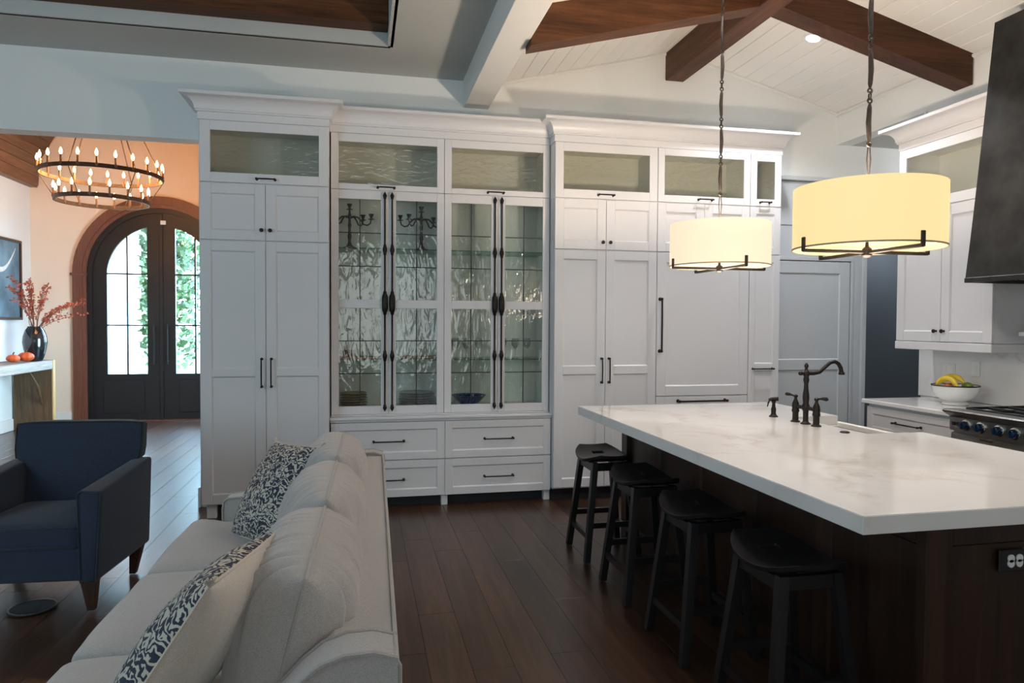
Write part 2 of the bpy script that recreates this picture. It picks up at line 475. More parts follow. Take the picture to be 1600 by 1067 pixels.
# entry hall
YF = 11.3
XC = -2.90
def arch_wall():
    mb = MB(); R = 1.02; zs = 2.17
    out = [(-4.75, 0), (-4.75, 5.2), (-.95, 5.2), (-.95, 0)]
    inner = [(XC+R, 0)]
    N = 28
    for i in range(N+1):
        a = PI*i/N; inner.append((XC+R*math.cos(a), zs+R*math.sin(a)))
    inner.append((XC-R, 0))
    poly = out+inner
    # build as ring of quads: side pieces and spandrels
    for y0, y1 in ((YF, YF+.2),):
        mb.box(-4.75, y0, 0, XC-R, y1, zs); mb.box(XC+R, y0, 0, -.95, y1, zs)
        pts = inner[1:-1]
        for i in range(N):
            a, b = pts[i], pts[i+1]
            mb.hexa([(a[0], y0, a[1]), (b[0], y0, b[1]), (b[0], y1, b[1]), (a[0], y1, a[1])],
                    [(a[0], y0, 3.3), (b[0], y0, 3.3), (b[0], y1, 3.3), (a[0], y1, 3.3)])
        mb.box(-4.75, y0, zs, XC-R, y1, 3.3); mb.box(XC+R, y0, zs, -.95, y1, 3.3)
        mb.box(-4.75, y0, 3.3, -.95, y1, 5.3)
    return S(mb.build('wall_entry_front', M['foyer'], smooth=0))
arch_wall()
slab('wall_entry_left', -4.75, YB+.16, 0, -4.62, YF, 5.2, M['wall'])
slab('wall_entry_right', -1.10, YB+.16, 0, -.95, YF, 5.2, M['foyer'])
slab('wall_entry_rear', -4.75, YB+.02, 4.25, -.95, YB+.16, 5.3, M['foyer'])

# ---- baseboards
for nm, a in (('baseboard_entry_left', (-4.62, YB+.2, 0, -4.60, YF, .16)), ('baseboard_entry_front', (-4.62, YF-.02, 0, XC-1.17, YF, .16)),
              ('baseboard_back_jamb', (-1.272, YB-.02, 0, -1.25, YB+.18, .16)), ('baseboard_entry_right', (-1.12, YB+.2, 0, -1.10, YF, .16)),
              ('baseboard_hall', (5.55, 7.28, 0, 7.0, 7.30, .14)), ('baseboard_left', (-4.75, -3.2, 0, -4.73, YB, .16))):
    slab(nm, *a, M['trim'], .004)
# end-of-wall bead beside the backsplash
slab('trim_1', 4.500, 4.885, .92, 4.535, 4.905, 3.24, M['trim'], .003)

# ---- living-room ceiling: flat soffit round a raised tray
ce = MB()
ce.box(-4.9, 5.40, 3.57, .87, YB, 3.63).box(.225, -3.2, 3.57, .87, 5.40, 3.63)
ce.box(-4.9, -3.2, 3.57, .225, -2.3, 3.63)
ce.box(-4.9, -3.2, 3.57, -4.4, 5.40, 3.63)
ce.box(-4.4, 5.38, 3.57, .225, 5.42, 4.02).box(.205, -2.3, 3.57, .245, 5.40, 4.02).box(-4.9, -2.32, 3.57, .245, -2.3, 4.02).box(-4.42, -2.3, 3.57, -4.4, 5.4, 4.02)
ce.box(-4.9, -3.2, 4.0, .87, YB, 4.08)
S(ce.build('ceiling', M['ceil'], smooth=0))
# ---- kitchen vault: two shiplap slopes
XR, ZR = 2.815, 4.0
XL, ZL = 1.08, 3.565
XW, ZW = 4.52, 3.555
def slope(name, xa, za, xb, zb):
    base = struct_empty(name, ((xa+xb)/2, 2.5, min(za, zb)))
    L = math.hypot(xb-xa, zb-za); ux, uz = (xb-xa)/L, (zb-za)/L
    nx, nz = (-uz, ux) if ux > 0 else (uz, -ux)
    if nz > 0: nx, nz = -nx, -nz                      # normal pointing down into the room
    n = 12; w = L/n
    mb = MB()
    t = .05
    mb.hexa([(xa, -3.2, za), (xb, -3.2, zb), (xb, YB, zb), (xa, YB, za)],
            [(xa-nx*t, -3.2, za-nz*t), (xb-nx*t, -3.2, zb-nz*t), (xb-nx*t, YB, zb-nz*t), (xa-nx*t, YB, za-nz*t)])
    mb.build('ceiling_deck', M['ship'], base)
    for i in range(n):
        s0 = i*w+.0012; s1 = (i+1)*w-.0012; g = .0035; th = .016
        def P(s, d): return (xa+ux*s+nx*d, za+uz*s+nz*d)
        poly = [P(s0, -.002), P(s0, th-g), P(s0+g, th), P(s1-g, th), P(s1, th-g), P(s1, -.002)]
        MB().prism(poly, 'y', -3.0, YB-.005).build('shiplap_plank', M['ship'], base, smooth=20)
    return base
slope('ceiling_kitchen_left', XL, ZL, XR, ZR)
slope('ceiling_kitchen_right', XR, ZR, XW, ZW)
# small moulding where the vault meets the walls
def rail(name, p, q, r=.016):
    return S(MB().tube([p, q], r, 6).build(name, M['trim'], smooth=0))
rail('trim_2', (XL, YB-.012, ZL-.028), (XR-.09, YB-.012, ZR-.05))
rail('trim_3', (XR+.09, YB-.012, ZR-.05), (XW, YB-.012, ZW-.028))
rail('trim_4', (XW-.012, YB, ZW-.030), (XW-.012, -3.0, ZW-.030))
# white box beam dividing living room and kitchen
slab('trim_5', .865, -3.2, 3.34, 1.085, YB, 3.62, M['trim'], .004)

# ---- stained beams
def sbeam(mb, name, label, mat):
    return tag(mb.build(name, mat), label, 'beam')
sbeam(MB().box(2.725, -3.2, 3.715, 2.905, YB-.003, 3.985, .006), 'ridge_beam', 'dark stained wood ridge beam running under the peak of the white vault', M['beam'])
def slope_z(x): return ZL+(ZR-ZL)*(x-XL)/(XR-XL) if x < XR else ZR+(ZW-ZR)*(x-XR)/(XW-XR)
def rafter(xa, xb, y0, y1, d, name, label):
    za, zb = slope_z(xa)-.016, slope_z(xb)-.016
    mb = MB().hexa([(xa, y0, za-d), (xb, y0, zb-d), (xb, y1, zb-d), (xa, y1, za-d)], [(xa, y0, za), (xb, y0, zb), (xb, y1, zb), (xa, y1, za)])
    return sbeam(mb, name, label, M['beamx'])
rafter(1.087, 2.724, 4.45, 4.61, .25, 'rafter_beam', 'dark stained sloping rafter beam left of the ridge, meeting the white box beam')
rafter(2.906, 4.505, 4.45, 4.61, .235, 'rafter_beam', 'dark stained sloping rafter beam right of the ridge, beside the lit recessed light')
sbeam(MB().box(-4.39, 5.21, 3.665, .204, 5.378, 3.90, .006), 'tray_beam', 'dark wood beam in the raised tray of the living room ceiling', M['beamx'])

# ---- entry barrel vault of wood planks
def vault():
    base = struct_empty('ceiling_entry_vault', (XC, 8.6, 3.42))
    a, b, zs = 1.62, 1.40, 3.42
    N = 34
    for i in range(N):
        t0, t1 = PI*i/N, PI*(i+1)/N
        p = Vector((XC-a*math.cos(t0), zs+b*math.sin(t0))); q = Vector((XC-a*math.cos(t1), zs+b*math.sin(t1)))
        d = (q-p).normalized(); nr = Vector((d.y, -d.x))     # inward normal
        if nr.dot(Vector((XC, zs))-p) < 0: nr = -nr
        g = .004
        poly = [p+d*g*.3, p+d*g+nr*.012, q-d*g+nr*.012, q-d*g*.3, q-nr*.03, p-nr*.03]
        MB().prism([tuple(v) for v in poly], 'y', YB+.17, YF-.002).build('vault_plank', M['vault'], base, smooth=0)
    MB().box(-4.75, YB+.17, 3.40, XC-a+.0, YF-.002, 3.46).box(XC+a, YB+.17, 3.40, -.95, YF-.002, 3.46).build('vault_spring_board', M['vault'], base, smooth=0)
vault()
slab('ceiling_entry_roof', -4.75, YB+.02, 5.2, -.95, YF+.2, 5.3, M['ceil'])

# ---- pantry door and panelled surround in the back wall (door_2)
def panel_front(mb, x0, x1, z0, z1, y, st, th=.022, rails=(), m=0, top=None, bot=None, b=.002):
    """shaker frame: stiles and rails, front face at y, returns the openings"""
    tp = st if top is None else top; bt = st if bot is None else bot
    mb.box(x0, y, z0, x0+st, y+th, z1, b, m).box(x1-st, y, z0, x1, y+th, z1, b, m)
    mb.box(x0+st, y, z1-tp, x1-st, y+th, z1, b, m).box(x0+st, y, z0, x1-st, y+th, z0+bt, b, m)
    zz = [z0+bt]
    for (a, c) in rails:
        mb.box(x0+st, y, a, x1-st, y+th, c, b, m); zz += [a, c]
    zz.append(z1-tp)
    return [(x0+st, zz[i], x1-st, zz[i+1]) for i in range(0, len(zz), 2)]
def inset(mb, x0, z0, x1, z1, y, d=.010, bev=.008, th=.006, m=0):
    """recessed flat panel with a small sloped sticking round it"""
    yb = y+d
    vs = [(x0, y+.002, z0), (x1, y+.002, z0), (x1, y+.002, z1), (x0, y+.002, z1),
          (x0+bev, yb, z0+bev), (x1-bev, yb, z0+bev), (x1-bev, yb, z1-bev), (x0+bev, yb, z1-bev),
          (x0, yb+th, z0), (x1, yb+th, z0), (x1, yb+th, z1), (x0, yb+th, z1)]
    fs = [(4, 5, 6, 7), (0, 1, 5, 4), (1, 2, 6, 5), (2, 3, 7, 6), (3, 0, 4, 7), (8, 11, 10, 9), (0, 8, 9, 1), (1, 9, 10, 2), (2, 10, 11, 3), (3, 11, 8, 0)]
    mb.add(vs, fs, m)
M['blueish'] = plain('pantry_door_paint', (.52, .545, .57), .4, var=.015, vs=2)
d2 = struct_empty('door_2', (4.25, YB-.04, 0))
f = MB(); ops = panel_front(f, 3.75, 4.66, .012, 2.10, YB-.045, .11, .035, ((1.06, 1.16),))
df = f.build('door_leaf', M['blueish'], d2)
for o in ops:
    p = MB(); inset(p, *o, YB-.045); p.build('panel', M['blueish'], d2)
f = MB()
f.box(4.67, YB-.05, 0, 4.70, YB-.002, 2.12, .003).box(4.70, YB-.035, 0, 4.84, YB-.002, 2.90, .003).box(4.795, YB-.055, 0, 4.845, YB-.002, 2.90, .004)
f.box(3.70, YB-.05, 2.11, 4.70, YB-.002, 2.14, .003).box(3.70, YB-.035, 2.14, 4.70, YB-.002, 2.435, .003)
f.box(3.70, YB-.030, 2.445, 4.70, YB-.002, 2.86, .003)
f.box(3.70, YB-.06, 2.865, 4.86, YB-.002, 2.905, .006)
f.build('door_casing', M['blueish'], d2)

# ---- entry door (door_1)
def arc(R, n=24, a0=0, a1=PI, zs=2.17):
    return [(XC+R*math.cos(a0+(a1-a0)*i/n), zs+R*math.sin(a0+(a1-a0)*i/n)) for i in range(n+1)]
def strip(mb, inner, outer, y0, y1, caps=True):
    n = len(inner); vs = []
    for a, b in zip(inner, outer):
        vs += [(a[0], y0, a[1]), (b[0], y0, b[1]), (b[0], y1, b[1]), (a[0], y1, a[1])]
    fs = [(i*4+k, i*4+(k+1) % 4, i*4+4+(k+1) % 4, i*4+4+k) for i in range(n-1) for k in range(4)]
    if caps: fs += [(0, 1, 2, 3), (n*4-4, n*4-3, n*4-2, n*4-1)]
    return mb.add(vs, fs)
def arch_band(mb, R0, R1, y0, y1, z0=0, n=32):
    a, b = arc(R0, n), arc(R1, n)
    strip(mb, [(XC+R0, z0)]+a+[(XC-R0, z0)], [(XC+R1, z0)]+b+[(XC-R1, z0)], y0, y1)
def entry_door():
    d = struct_empty('door_1', (XC, YF, 0))
    c = MB(); arch_band(c, 1.05, 1.17, YF-.05, YF); arch_band(c, 1.00, 1.05, YF-.028, YF+.1)
    c.build('door_casing', M['casing'], d, smooth=20)
    c = MB()
    for s in (-1, 1): c.box(XC+s*.985, YF-.058, 2.15, XC+s*1.20, YF, 2.19, .004)
    c.build('spring_block', M['casing'], d)
    f = MB(); arch_band(f, .93, 1.0, YF+.01, YF+.12); f.build('door_frame', M['blackdoor'], d, smooth=20)
    RG = .74; zs = 2.17; gb = .705; xi = .195
    for s in (-1, 1):
        lf = MB()
        y0, y1 = YF+.035, YF+.085
        # outer crescent between glass arch and frame
        n = 20; A = math.acos(xi/RG); ins = [(XC+s*RG, .01)]; outs = [(XC+s*.935, .01)]
        for i in range(n+1):
            aa = A*i/n; ab = aa*(PI/2-.005)/A
            ins.append((XC+s*RG*math.cos(aa), zs+RG*math.sin(aa))); outs.append((XC+s*.935*math.cos(ab), zs+.935*math.sin(ab)))
        zt = zs+math.sqrt(RG**2-xi**2)
        ins += [(XC+s*xi, .01)]; outs += [(XC+s*.0045, .01)]
        strip(lf, ins, outs, y0, y1)
        lf.box(XC+s*xi, y0, .01, XC+s*RG, y1, gb)
        leaf = lf.build('door_leaf', M['blackdoor'], d, smooth=20)
        # raised bead round kick panel and a pull handle
        k = MB().box(XC+s*.24, y0-.012, .12, XC+s*.80, y0, .62, .008); k.build('kick_panel', M['blackdoor'], leaf)
        h = MB().tube([(XC+s*.09, y0-.06, .85), (XC+s*.09, y0-.06, 1.45)], .012, 10).cyl((XC+s*.09, y0, .9), (XC+s*.09, y0-.06, .9), .01).cyl((XC+s*.09, y0, 1.4), (XC+s*.09, y0-.06, 1.4), .01)
        h.build('door_pull', M['blackdoor'], leaf)
        # muntins
        mt = MB(); xm = .47
        mt.box(XC+s*(xm-.011), y0+.01, gb, XC+s*(xm+.011), y1-.01, zs+math.sqrt(RG**2-xm**2)+.01)
        for zz in (1.43, 2.19): mt.box(XC+s*xi, y0+.01, zz-.011, XC+s*RG, y1-.01, zz+.011)
        mt.build('muntin', M['blackdoor'], leaf)
        # panes, six to a leaf
        ym = (y0+y1)/2
        for xa, xb in ((xi, xm), (xm, RG)):
            for za, zb in ((gb, 1.43), (1.43, 2.19), (2.19, 3)):
                N = 6; top = []
                for i in range(N+1):
                    x = xb-(xb-xa)*i/N
                    top.append((XC+s*x, min(zb, zs+math.sqrt(max(RG**2-x*x, 0))) if zb > 2.2 else zb))
                poly = [(XC+s*xa, za), (XC+s*xb, za)]+[t for t in top if t[1] > za+.002]
                MB().prism(poly, 'y', ym-.003, ym+.003).build('pane', M['clear'], leaf, smooth=0)
    a = MB().box(XC-.028, YF+.018, .01, XC+.028, YF+.035, 3.09, .006); a.build('astragal', M['blackdoor'], d)
    MB().box(XC-.0, YF+.005, 2.93, XC+.075, YF+.018, 2.99, .004).build('door_sensor', M['plastic'], d)
    MB().box(XC-1.0, YF-.02, 0, XC+1.0, YF+.15, .02, .004).build('threshold', M['casing'], d)
entry_door()

# ================================================================== CABINETRY
def pull(parent, x, z, y, L, axis='x', dirn=(0, -1, 0), r=.0055, name='handle', off=.032):
    mb = MB(); D = Vector(dirn)
    ax = {'x': Vector((1, 0, 0)), 'y': Vector((0, 1, 0)), 'z': Vector((0, 0, 1))}[axis]
    c = Vector((x, y, z)); a = c-ax*L/2; b = c+ax*L/2
    for p in (a, b):
        s = 1 if p == b else -1
        q = p-ax*s*.012
        mb.cyl(q, q+D*off, r*1.25, r*.95, 10); mb.cyl(q, q+D*.004, r*2.0, r*1.7, 12)
        mb.sphere(q+D*off, r*1.55, 10)
    mb.tube([a+ax*.004+D*off, a+ax*.03+D*(off+.002), c+D*(off+.004), b-ax*.03+D*(off+.002), b-ax*.004+D*off], [r*.8, r, r*1.05, r, r*.8], 10)
    return mb.build(name, M['bronze'], parent)
def knob(parent, x, z, y, dirn='-y', name='knob'):
    mb = MB()
    pr = [(.009, 0), (.007, .004), (.005, .010), (.006, .015), (.014, .020), (.0155, .026), (.012, .031), (.001, .033)]
    if dirn == '-y': mb.lathe([(r, -h) for r, h in pr], (x, y, z), 14, axis='y')
    else: mb.lathe([(r, -h) for r, h in pr], (y, x, z), 14, axis='x')
    return mb.build(name, M['bronze'], parent)
G = .0016
def shaker(parent, x0, x1, z0, z1, y, st=.07, rails=(), name='door', th=.021, mat=None):
    mat = mat or M['cab']
    f = MB(); ops = panel_front(f, x0+G, x1-G, z0+G, z1-G, y, st, th, rails)
    d = f.build(name, mat, parent)
    for o in ops:
        p = MB(); inset(p, *o, y); p.build('panel', mat, d)
    return d
def glassdoor(parent, x0, x1, z0, z1, y, st, rails=(), name='glass_door', th=.021, mat='seedy', lead=0, top=None, bot=None):
    f = MB(); ops = panel_front(f, x0+G, x1-G, z0+G, z1-G, y, st, th, rails, top=top, bot=bot)
    d = f.build(name, M['cab'], parent)
    for (a, b, c, e) in ops:
        if not lead:
            MB().box(a-.004, y+.010, b-.004, c+.004, y+.014, e+.004).build('pane', M[mat], d, smooth=0)
        else:
            k = MB(); xm = (a+c)/2; k.box(xm-.0035, y+.0075, b, xm+.0035, y+.0165, e, .001)
            hs = [b+(e-b)*i/lead for i in range(lead+1)]
            for i in range(1, lead):
                k.box(a, y+.0075, hs[i]-.0035, c, y+.0165, hs[i]+.0035, .001)
            k.build('lead_came', M['lead'], d)
            for i in range(lead):
                for xa, xb in ((a, xm-.0035), (xm+.0035, c)):
                    MB().box(xa, y+.010, hs[i]+.0035*(i > 0), xb, y+.014, hs[i+1]-.0035*(i < lead-1)).build('pane', M[mat], d, smooth=0)
    return d
def crown_prof():
    pr = [(0, 3.0), (.006, 3.0), (.006, 3.055), (.018, 3.058), (.018, 3.068), (.024, 3.072)]
    for i in range(7):
        t = i/6*PI/2
        pr.append((.024+.078*(1-math.cos(t)), 3.074+.080*math.sin(t)))
    pr += [(.110, 3.158), (.110, 3.180), (0, 3.180)]
    return pr
def crown(name, x0, x1, yf, yb, parent, left=True, right=True, z=0.0, mat=None):
    mb = MB(); pr = [(p, h+z) for p, h in crown_prof()]; n = len(pr)
    def path(p):
        r = []
        if left: r += [(x0-p, yb), (x0-p, yf-p)]
        else: r += [(x0, yf-p)]
        if right: r += [(x1+p, yf-p), (x1+p, yb)]
        else: r += [(x1, yf-p)]
        return r
    rows = [path(p) for p, h in pr]; K = len(rows[0])
    vs = [(rows[i][k][0], rows[i][k][1], pr[i][1]) for k in range(K) for i in range(n)]
    fs = [(k*n+i, (k+1)*n+i, (k+1)*n+(i+1) % n, k*n+(i+1) % n) for k in range(K-1) for i in range(n)]
    fs += [list(range(n)), [(K-1)*n+i for i in range(n)][::-1]]
    mb.add(vs, fs)
    return mb.build(name, mat or M['cab'], parent, smooth=25)
def carcass(parent, x0, x1, yf, zb, zsplit, zt, yb=YB-.003, mat=None):
    t = .018
    mb = MB()
    mb.box(x0, yf, zb, x1, yb, zsplit, 0)
    o = mb.build('carcass', M['cab'], parent, smooth=0)
    mb = MB()
    mb.box(x0, yf, zsplit, x0+t, yb, zt).box(x1-t, yf, zsplit, x1, yb, zt).box(x0+t, yf, zt-t, x1-t, yb, zt).box(x0+t, yb-.01, zsplit, x1-t, yb, zt-t).box(x0+t, yf, zsplit, x1-t, yb-.01, zsplit+t)
    mb.build('glazed_compartment', M['cabin'], parent, smooth=0)
    return o
YT = 5.60
# ---- tall cabinet at the left end
t = thing('tall_cabinet', 'tall grey-white cabinet at the left end of the wall, beside the entry opening', 'cabinet', (-.70, 5.8, 0))
carcass(t, -1.165, -.235, YT+.022, .105, 2.54, 3.0)
MB().box(-1.172, YT+.012, .105, -1.165, YB-.003, 3.0).build('end_panel', M['cab'], t, smooth=0)
MB().box(-1.14, YT+.075, 0, -.24, YB-.02, .105).build('toe_kick', M['toe'], t, smooth=0)
for x in (-1.10, -.30): MB().box(x-.035, YT+.03, 0, x+.035, YT+.10, .105, .003).build('foot', M['cab'], t)
g = glassdoor(t, -1.165, -.235, 2.54, 3.0, YT, .072); pull(g, -.695, 2.573, YT, .155)
for a, b, kx in ((-1.165, -.70, -.727), (-.70, -.235, -.665)):
    d = shaker(t, a, b, 2.11, 2.535, YT, .075); knob(d, kx, 2.188, YT)
    d = shaker(t, a, b, .11, 2.105, YT, .075, ((1.08, 1.14),)); pull(d, kx-.004 if kx < -.7 else kx+.004, 1.107, YT, .235, 'z')
crown('crown_molding', -1.172, -.235, YT+.004, YB-.003, t)

# ---- hutch in the middle
H0, H1, HM = -.225, 1.572, .677
YH = 5.74; YHB = 5.66
t = thing('display_hutch', 'wide white display hutch with leaded glass doors over four drawers', 'cabinet', (.67, 5.85, 0))
mb = MB()
mb.box(H0, YHB+.022, .085, H1, YB-.003, .70)
mb.build('base_carcass', M['cab'], t, smooth=0)
MB().box(H0, YHB+.09, 0, H1, YB-.02, .085).build('toe_kick', M['toe'], t, smooth=0)
for x in (-.17, HM, 1.545): MB().box(x-.026, YHB+.025, 0, x+.026, YHB+.085, .085, .003).build('foot', M['cab'], t)
mb = MB().box(H0-.008, YHB-.015, .718, H1+.006, YB-.003, .738, .003).box(H0-.004, YHB-.004, .700, H1+.004, YB-.003, .719, .003)
mb.build('counter_ledge', M['cab'], t)
# glazed upper carcass
mb = MB(); tt = .018
y0 = YH+.022; yb = YB+.127
mb.box(H0, y0, .738, H0+tt, yb, 3.0).box(H1-tt, y0, .738, H1, yb, 3.0).box(HM-.009, y0, .78, HM+.009, yb, 2.56)
mb.box(H0+tt, y0, .738, H1-tt, yb, .795).box(H0+tt, y0, 2.55, H1-tt, yb, 2.575).box(H0+tt, y0, 2.982, H1-tt, yb, 3.0).box(H0+tt, yb-.01, .78, H1-tt, yb, 3.0).box(HM-.009, y0, 2.575, HM+.009, yb, 2.982)
mb.build('upper_carcass', M['cabin'], t, smooth=0)
MB().box(H0, YH+.004, .739, H1, YH+.024, .752, .002).build('bottom_rail', M['cab'], t)
for z in (2.098, 1.194):
    for a, b in ((H0+tt, HM-.009), (HM+.009, H1-tt)):
        MB().box(a+.001, y0+.012, z-.010, b-.001, yb-.011, z, .001).build('glass_shelf', M['shelfglass'], t, smooth=0)
def cremone(door, x):
    mb = MB(); y = YH-.014
    pr = [(.001, .775), (.007, .786), (.0125, .797), (.015, .806), (.011, .816), (.006, .824), (.0062, 1.180),
          (.010, 1.186), (.011, 1.20), (.0155, 1.215), (.016, 1.225), (.0155, 1.235), (.011, 1.25), (.010, 1.264), (.0062, 1.27),
          (.0062, 1.555), (.012, 1.562), (.013, 1.575), (.019, 1.59), (.022, 1.62), (.022, 1.68), (.019, 1.712), (.013, 1.727), (.012, 1.742), (.0062, 1.75),
          (.0062, 2.035), (.010, 2.041), (.011, 2.055), (.0155, 2.07), (.016, 2.08), (.0155, 2.09), (.011, 2.105), (.010, 2.119), (.0062, 2.125),
          (.0062, 2.490), (.011, 2.500), (.015, 2.510), (.0125, 2.522), (.007, 2.532), (.001, 2.545)]
    mb.lathe([(r*1.12, z) for r, z in pr], (x, y, 0), 12)
    b = mb.build('cremone_bolt', M['bronze'], door, smooth=50)
    k = MB()
    for z in (.812, 1.225, 1.65, 2.08, 2.505): k.box(x-.012, YH-.012, z-.016, x+.012, YH, z+.016, .002)
    k.build('bolt_bracket', M['bronze'], b)
for a, b, s in ((H0, .226, 1), (.226, HM, -1), (HM, 1.128, 1), (1.128, H1, -1)):
    d = glassdoor(t, a, b, .752, 2.55, YH, .058, ((1.61, 1.678),), mat='leaded', lead=3, top=.068, bot=.066)
    cremone(d, b-.029 if s > 0 else a+.029)
for a, b in ((H0, HM), (HM, H1)):
    d = glassdoor(t, a, b, 2.555, 3.0, YH, .058, top=.066, bot=.045); pull(d, (a+b)/2-.02, 2.578, YH, .155)
    for z0, z1, hz in ((.088, .385, .232), (.39, .697, .543)):
        q = shaker(t, a, b, z0, z1, YHB, .060, name='drawer'); pull(q, (a+b)/2, hz, YHB, .262)
crown('crown_molding', H0-.01, H1+.01, YH+.004, YB-.003, t, False, False)

# ---- right run: pantry cupboard, panelled refrigerator, narrow pull-out; one crown over all three
def tall_base(name, label, x0, x1):
    t = thing(name, label, 'cabinet', ((x0+x1)/2, 5.8, 0))
    carcass(t, x0, x1, YT+.022, .105, 2.54, 3.0)
    MB().box(x0, YT+.075, 0, x1, YB-.02, .105).build('toe_kick', M['toe'], t, smooth=0)
    return t
t = tall_base('pantry_cabinet', 'tall white four-door pantry cupboard right of the hutch, behind the far stool', 1.578, 2.488)
g = glassdoor(t, 1.578, 2.488, 2.54, 3.0, YT, .072); pull(g, 2.02, 2.573, YT, .155)
for a, b, kx in ((1.578, 2.027, 1.994), (2.027, 2.488, 2.060)):
    d = shaker(t, a, b, 2.115, 2.535, YT, .075); knob(d, kx, 2.178, YT)
    d = shaker(t, a, b, .115, 2.11, YT, .075, ((1.068, 1.138),)); pull(d, kx, 1.10, YT, .225, 'z')
t = tall_base('refrigerator', 'built-in refrigerator behind white cabinet panels with one tall dark handle', 2.490, 3.362)
g = glassdoor(t, 2.490, 3.362, 2.54, 3.0, YT, .06); pull(g, 2.93, 2.573, YT, .150)
for a, b, kx in ((2.490, 2.926, 2.893), (2.926, 3.362, 2.959)):
    d = shaker(t, a, b, 2.115, 2.535, YT, .075); knob(d, kx, 2.178, YT)
d = shaker(t, 2.490, 3.362, .872, 2.11, YT, .085, name='refrigerator_door'); pull(d, 2.520, 1.485, YT, .47, 'z', r=.008, off=.045)
for z0, z1, hz in ((.495, .868, .828), (.115, .49, .44)):
    q = shaker(t, 2.490, 3.362, z0, z1, YT, .075, name='freezer_drawer'); pull(q, 2.92, hz, YT, .47, r=.008, off=.045)
t = tall_base('pull_out_cabinet', 'narrow tall white cabinet at the right end of the tall run', 3.364, 3.668)
g = glassdoor(t, 3.364, 3.668, 2.54, 3.0, YT, .062); pull(g, 3.505, 2.573, YT, .115)
d = shaker(t, 3.364, 3.668, 2.115, 2.535, YT, .06)
d = shaker(t, 3.364, 3.668, .115, 2.11, YT, .06, ((1.085, 1.147),)); pull(d, 3.505, 1.102, YT, .215)
tag(crown('crown_molding', 1.578, 3.668, YT+.004, YB-.003, None), 'long white crown moulding over the pantry, refrigerator and narrow cabinet', 'moulding')

# ---- right wall: upper cabinet, base cabinet, worktop
XU = 4.15
def side(fn):   # author a front facing -y with x along the wall, then turn it to face -x
    pass
ROT = Matrix(((0, 1, 0, 0), (-1, 0, 0, 0), (0, 0, 1, 0), (0, 0, 0, 1)))   # (x,y)->(y,-x): local front y -> world x
class SB(MB):
    def __init__(s): super().__init__(); s.M = ROT
def sshaker(parent, a, b, z0, z1, x, st=.07, rails=(), name='door', glass=False):
    """front at world x facing -x, spanning world y from a to b"""
    f = SB(); ops = panel_front(f, -b+G, -a-G, z0+G, z1-G, x, st, .021, rails)
    d = f.build(name, M['cab'], parent)
    for o in ops:
        if glass:
            SB().box(o[0]-.004, x+.010, o[1]-.004, o[2]+.004, x+.014, o[3]+.004).build('pane', M['plainwavy'], d, smooth=0)
        else:
            p = SB(); inset(p, *o, x); p.build('panel', M['cab'], d)
    return d
UY0, UY1 = 3.90, 4.76
t = thing('upper_cabinet', 'white wall cabinet with glazed top left of the black hood', 'cabinet', (4.33, 4.33, 1.31))
MB().box(XU+.022, UY0, 1.375, 4.517, UY1, 2.372).build('carcass', M['cab'], t, smooth=0)
mb = MB(); x0 = XU+.022
mb.box(x0, UY0, 2.372, 4.517, UY0+.018, 2.86).box(x0, UY1-.018, 2.372, 4.517, UY1, 2.86).box(x0, UY0+.018, 2.842, 4.517, UY1-.018, 2.86).box(4.507, UY0+.018, 2.372, 4.517, UY1-.018, 2.842).box(x0, UY0+.018, 2.372, 4.507, UY1-.018, 2.39)
mb.build('glazed_compartment', M['cabin'], t, smooth=0)
MB().box(XU-.006, UY0-.004, 1.312, 4.517, UY1+.004, 1.372, .004).build('light_rail', M['cab'], t)
g = sshaker(t, UY0, UY1, 2.375, 2.86, XU, .07, name='glass_door', glass=True); pull(g, XU, 2.408, 4.33, .15, 'y', (-1, 0, 0)) if False else None
def spull(parent, y, z, x, L, axis='y'):
    mb = MB(); r = .0055; off = .032
    A = Vector((0, 1, 0)); D = Vector((-1, 0, 0)); c = Vector((x, y, z)); a = c-A*L/2; b = c+A*L/2
    for p, s in ((a, -1), (b, 1)):
        q = p-A*s*.012
        mb.cyl(q, q+D*off, r*1.25, r*.95, 10).cyl(q, q+D*.004, r*2, r*1.7, 12).sphere(q+D*off, r*1.55, 10)
    mb.tube([a+D*off, c+D*(off+.004), b+D*off], [r*.9, r*1.05, r*.9], 10)
    return mb.build('handle', M['bronze'], parent)
spull(g, 4.36, 2.408, XU, .155)
for a, b, ky in ((UY0, 4.33, 4.295), (4.33, UY1, 4.365)):
    d = sshaker(t, a, b, 1.375, 2.368, XU, .075); knob(d, ky, 1.455, XU, '-x')
# crown on three sides (front faces -x)
def side_crown(parent, xf, y0, y1, z):
    mb = MB(); pr = [(p, h+z) for p, h in crown_prof()]; n = len(pr)
    rows = [[(4.517, y1+p), (xf-p, y1+p), (xf-p, y0-p), (4.517, y0-p)] for p, h in pr]
    vs = [(rows[i][k][0], rows[i][k][1], pr[i][1]) for k in range(4) for i in range(n)]
    fs = [(k*n+i, (k+1)*n+i, (k+1)*n+(i+1) % n, k*n+(i+1) % n) for k in range(3) for i in range(n)]
    fs += [list(range(n)), [3*n+i for i in range(n)][::-1]]
    return mb.add(vs, fs).build('crown_molding', M['cab'], parent, smooth=25)
side_crown(t, XU+.004, UY0, UY1, -.14)
MB().box(XU+.002, UY0, 2.86, 4.517, UY1, 2.875).build('top_board', M['cab'], t, smooth=0)

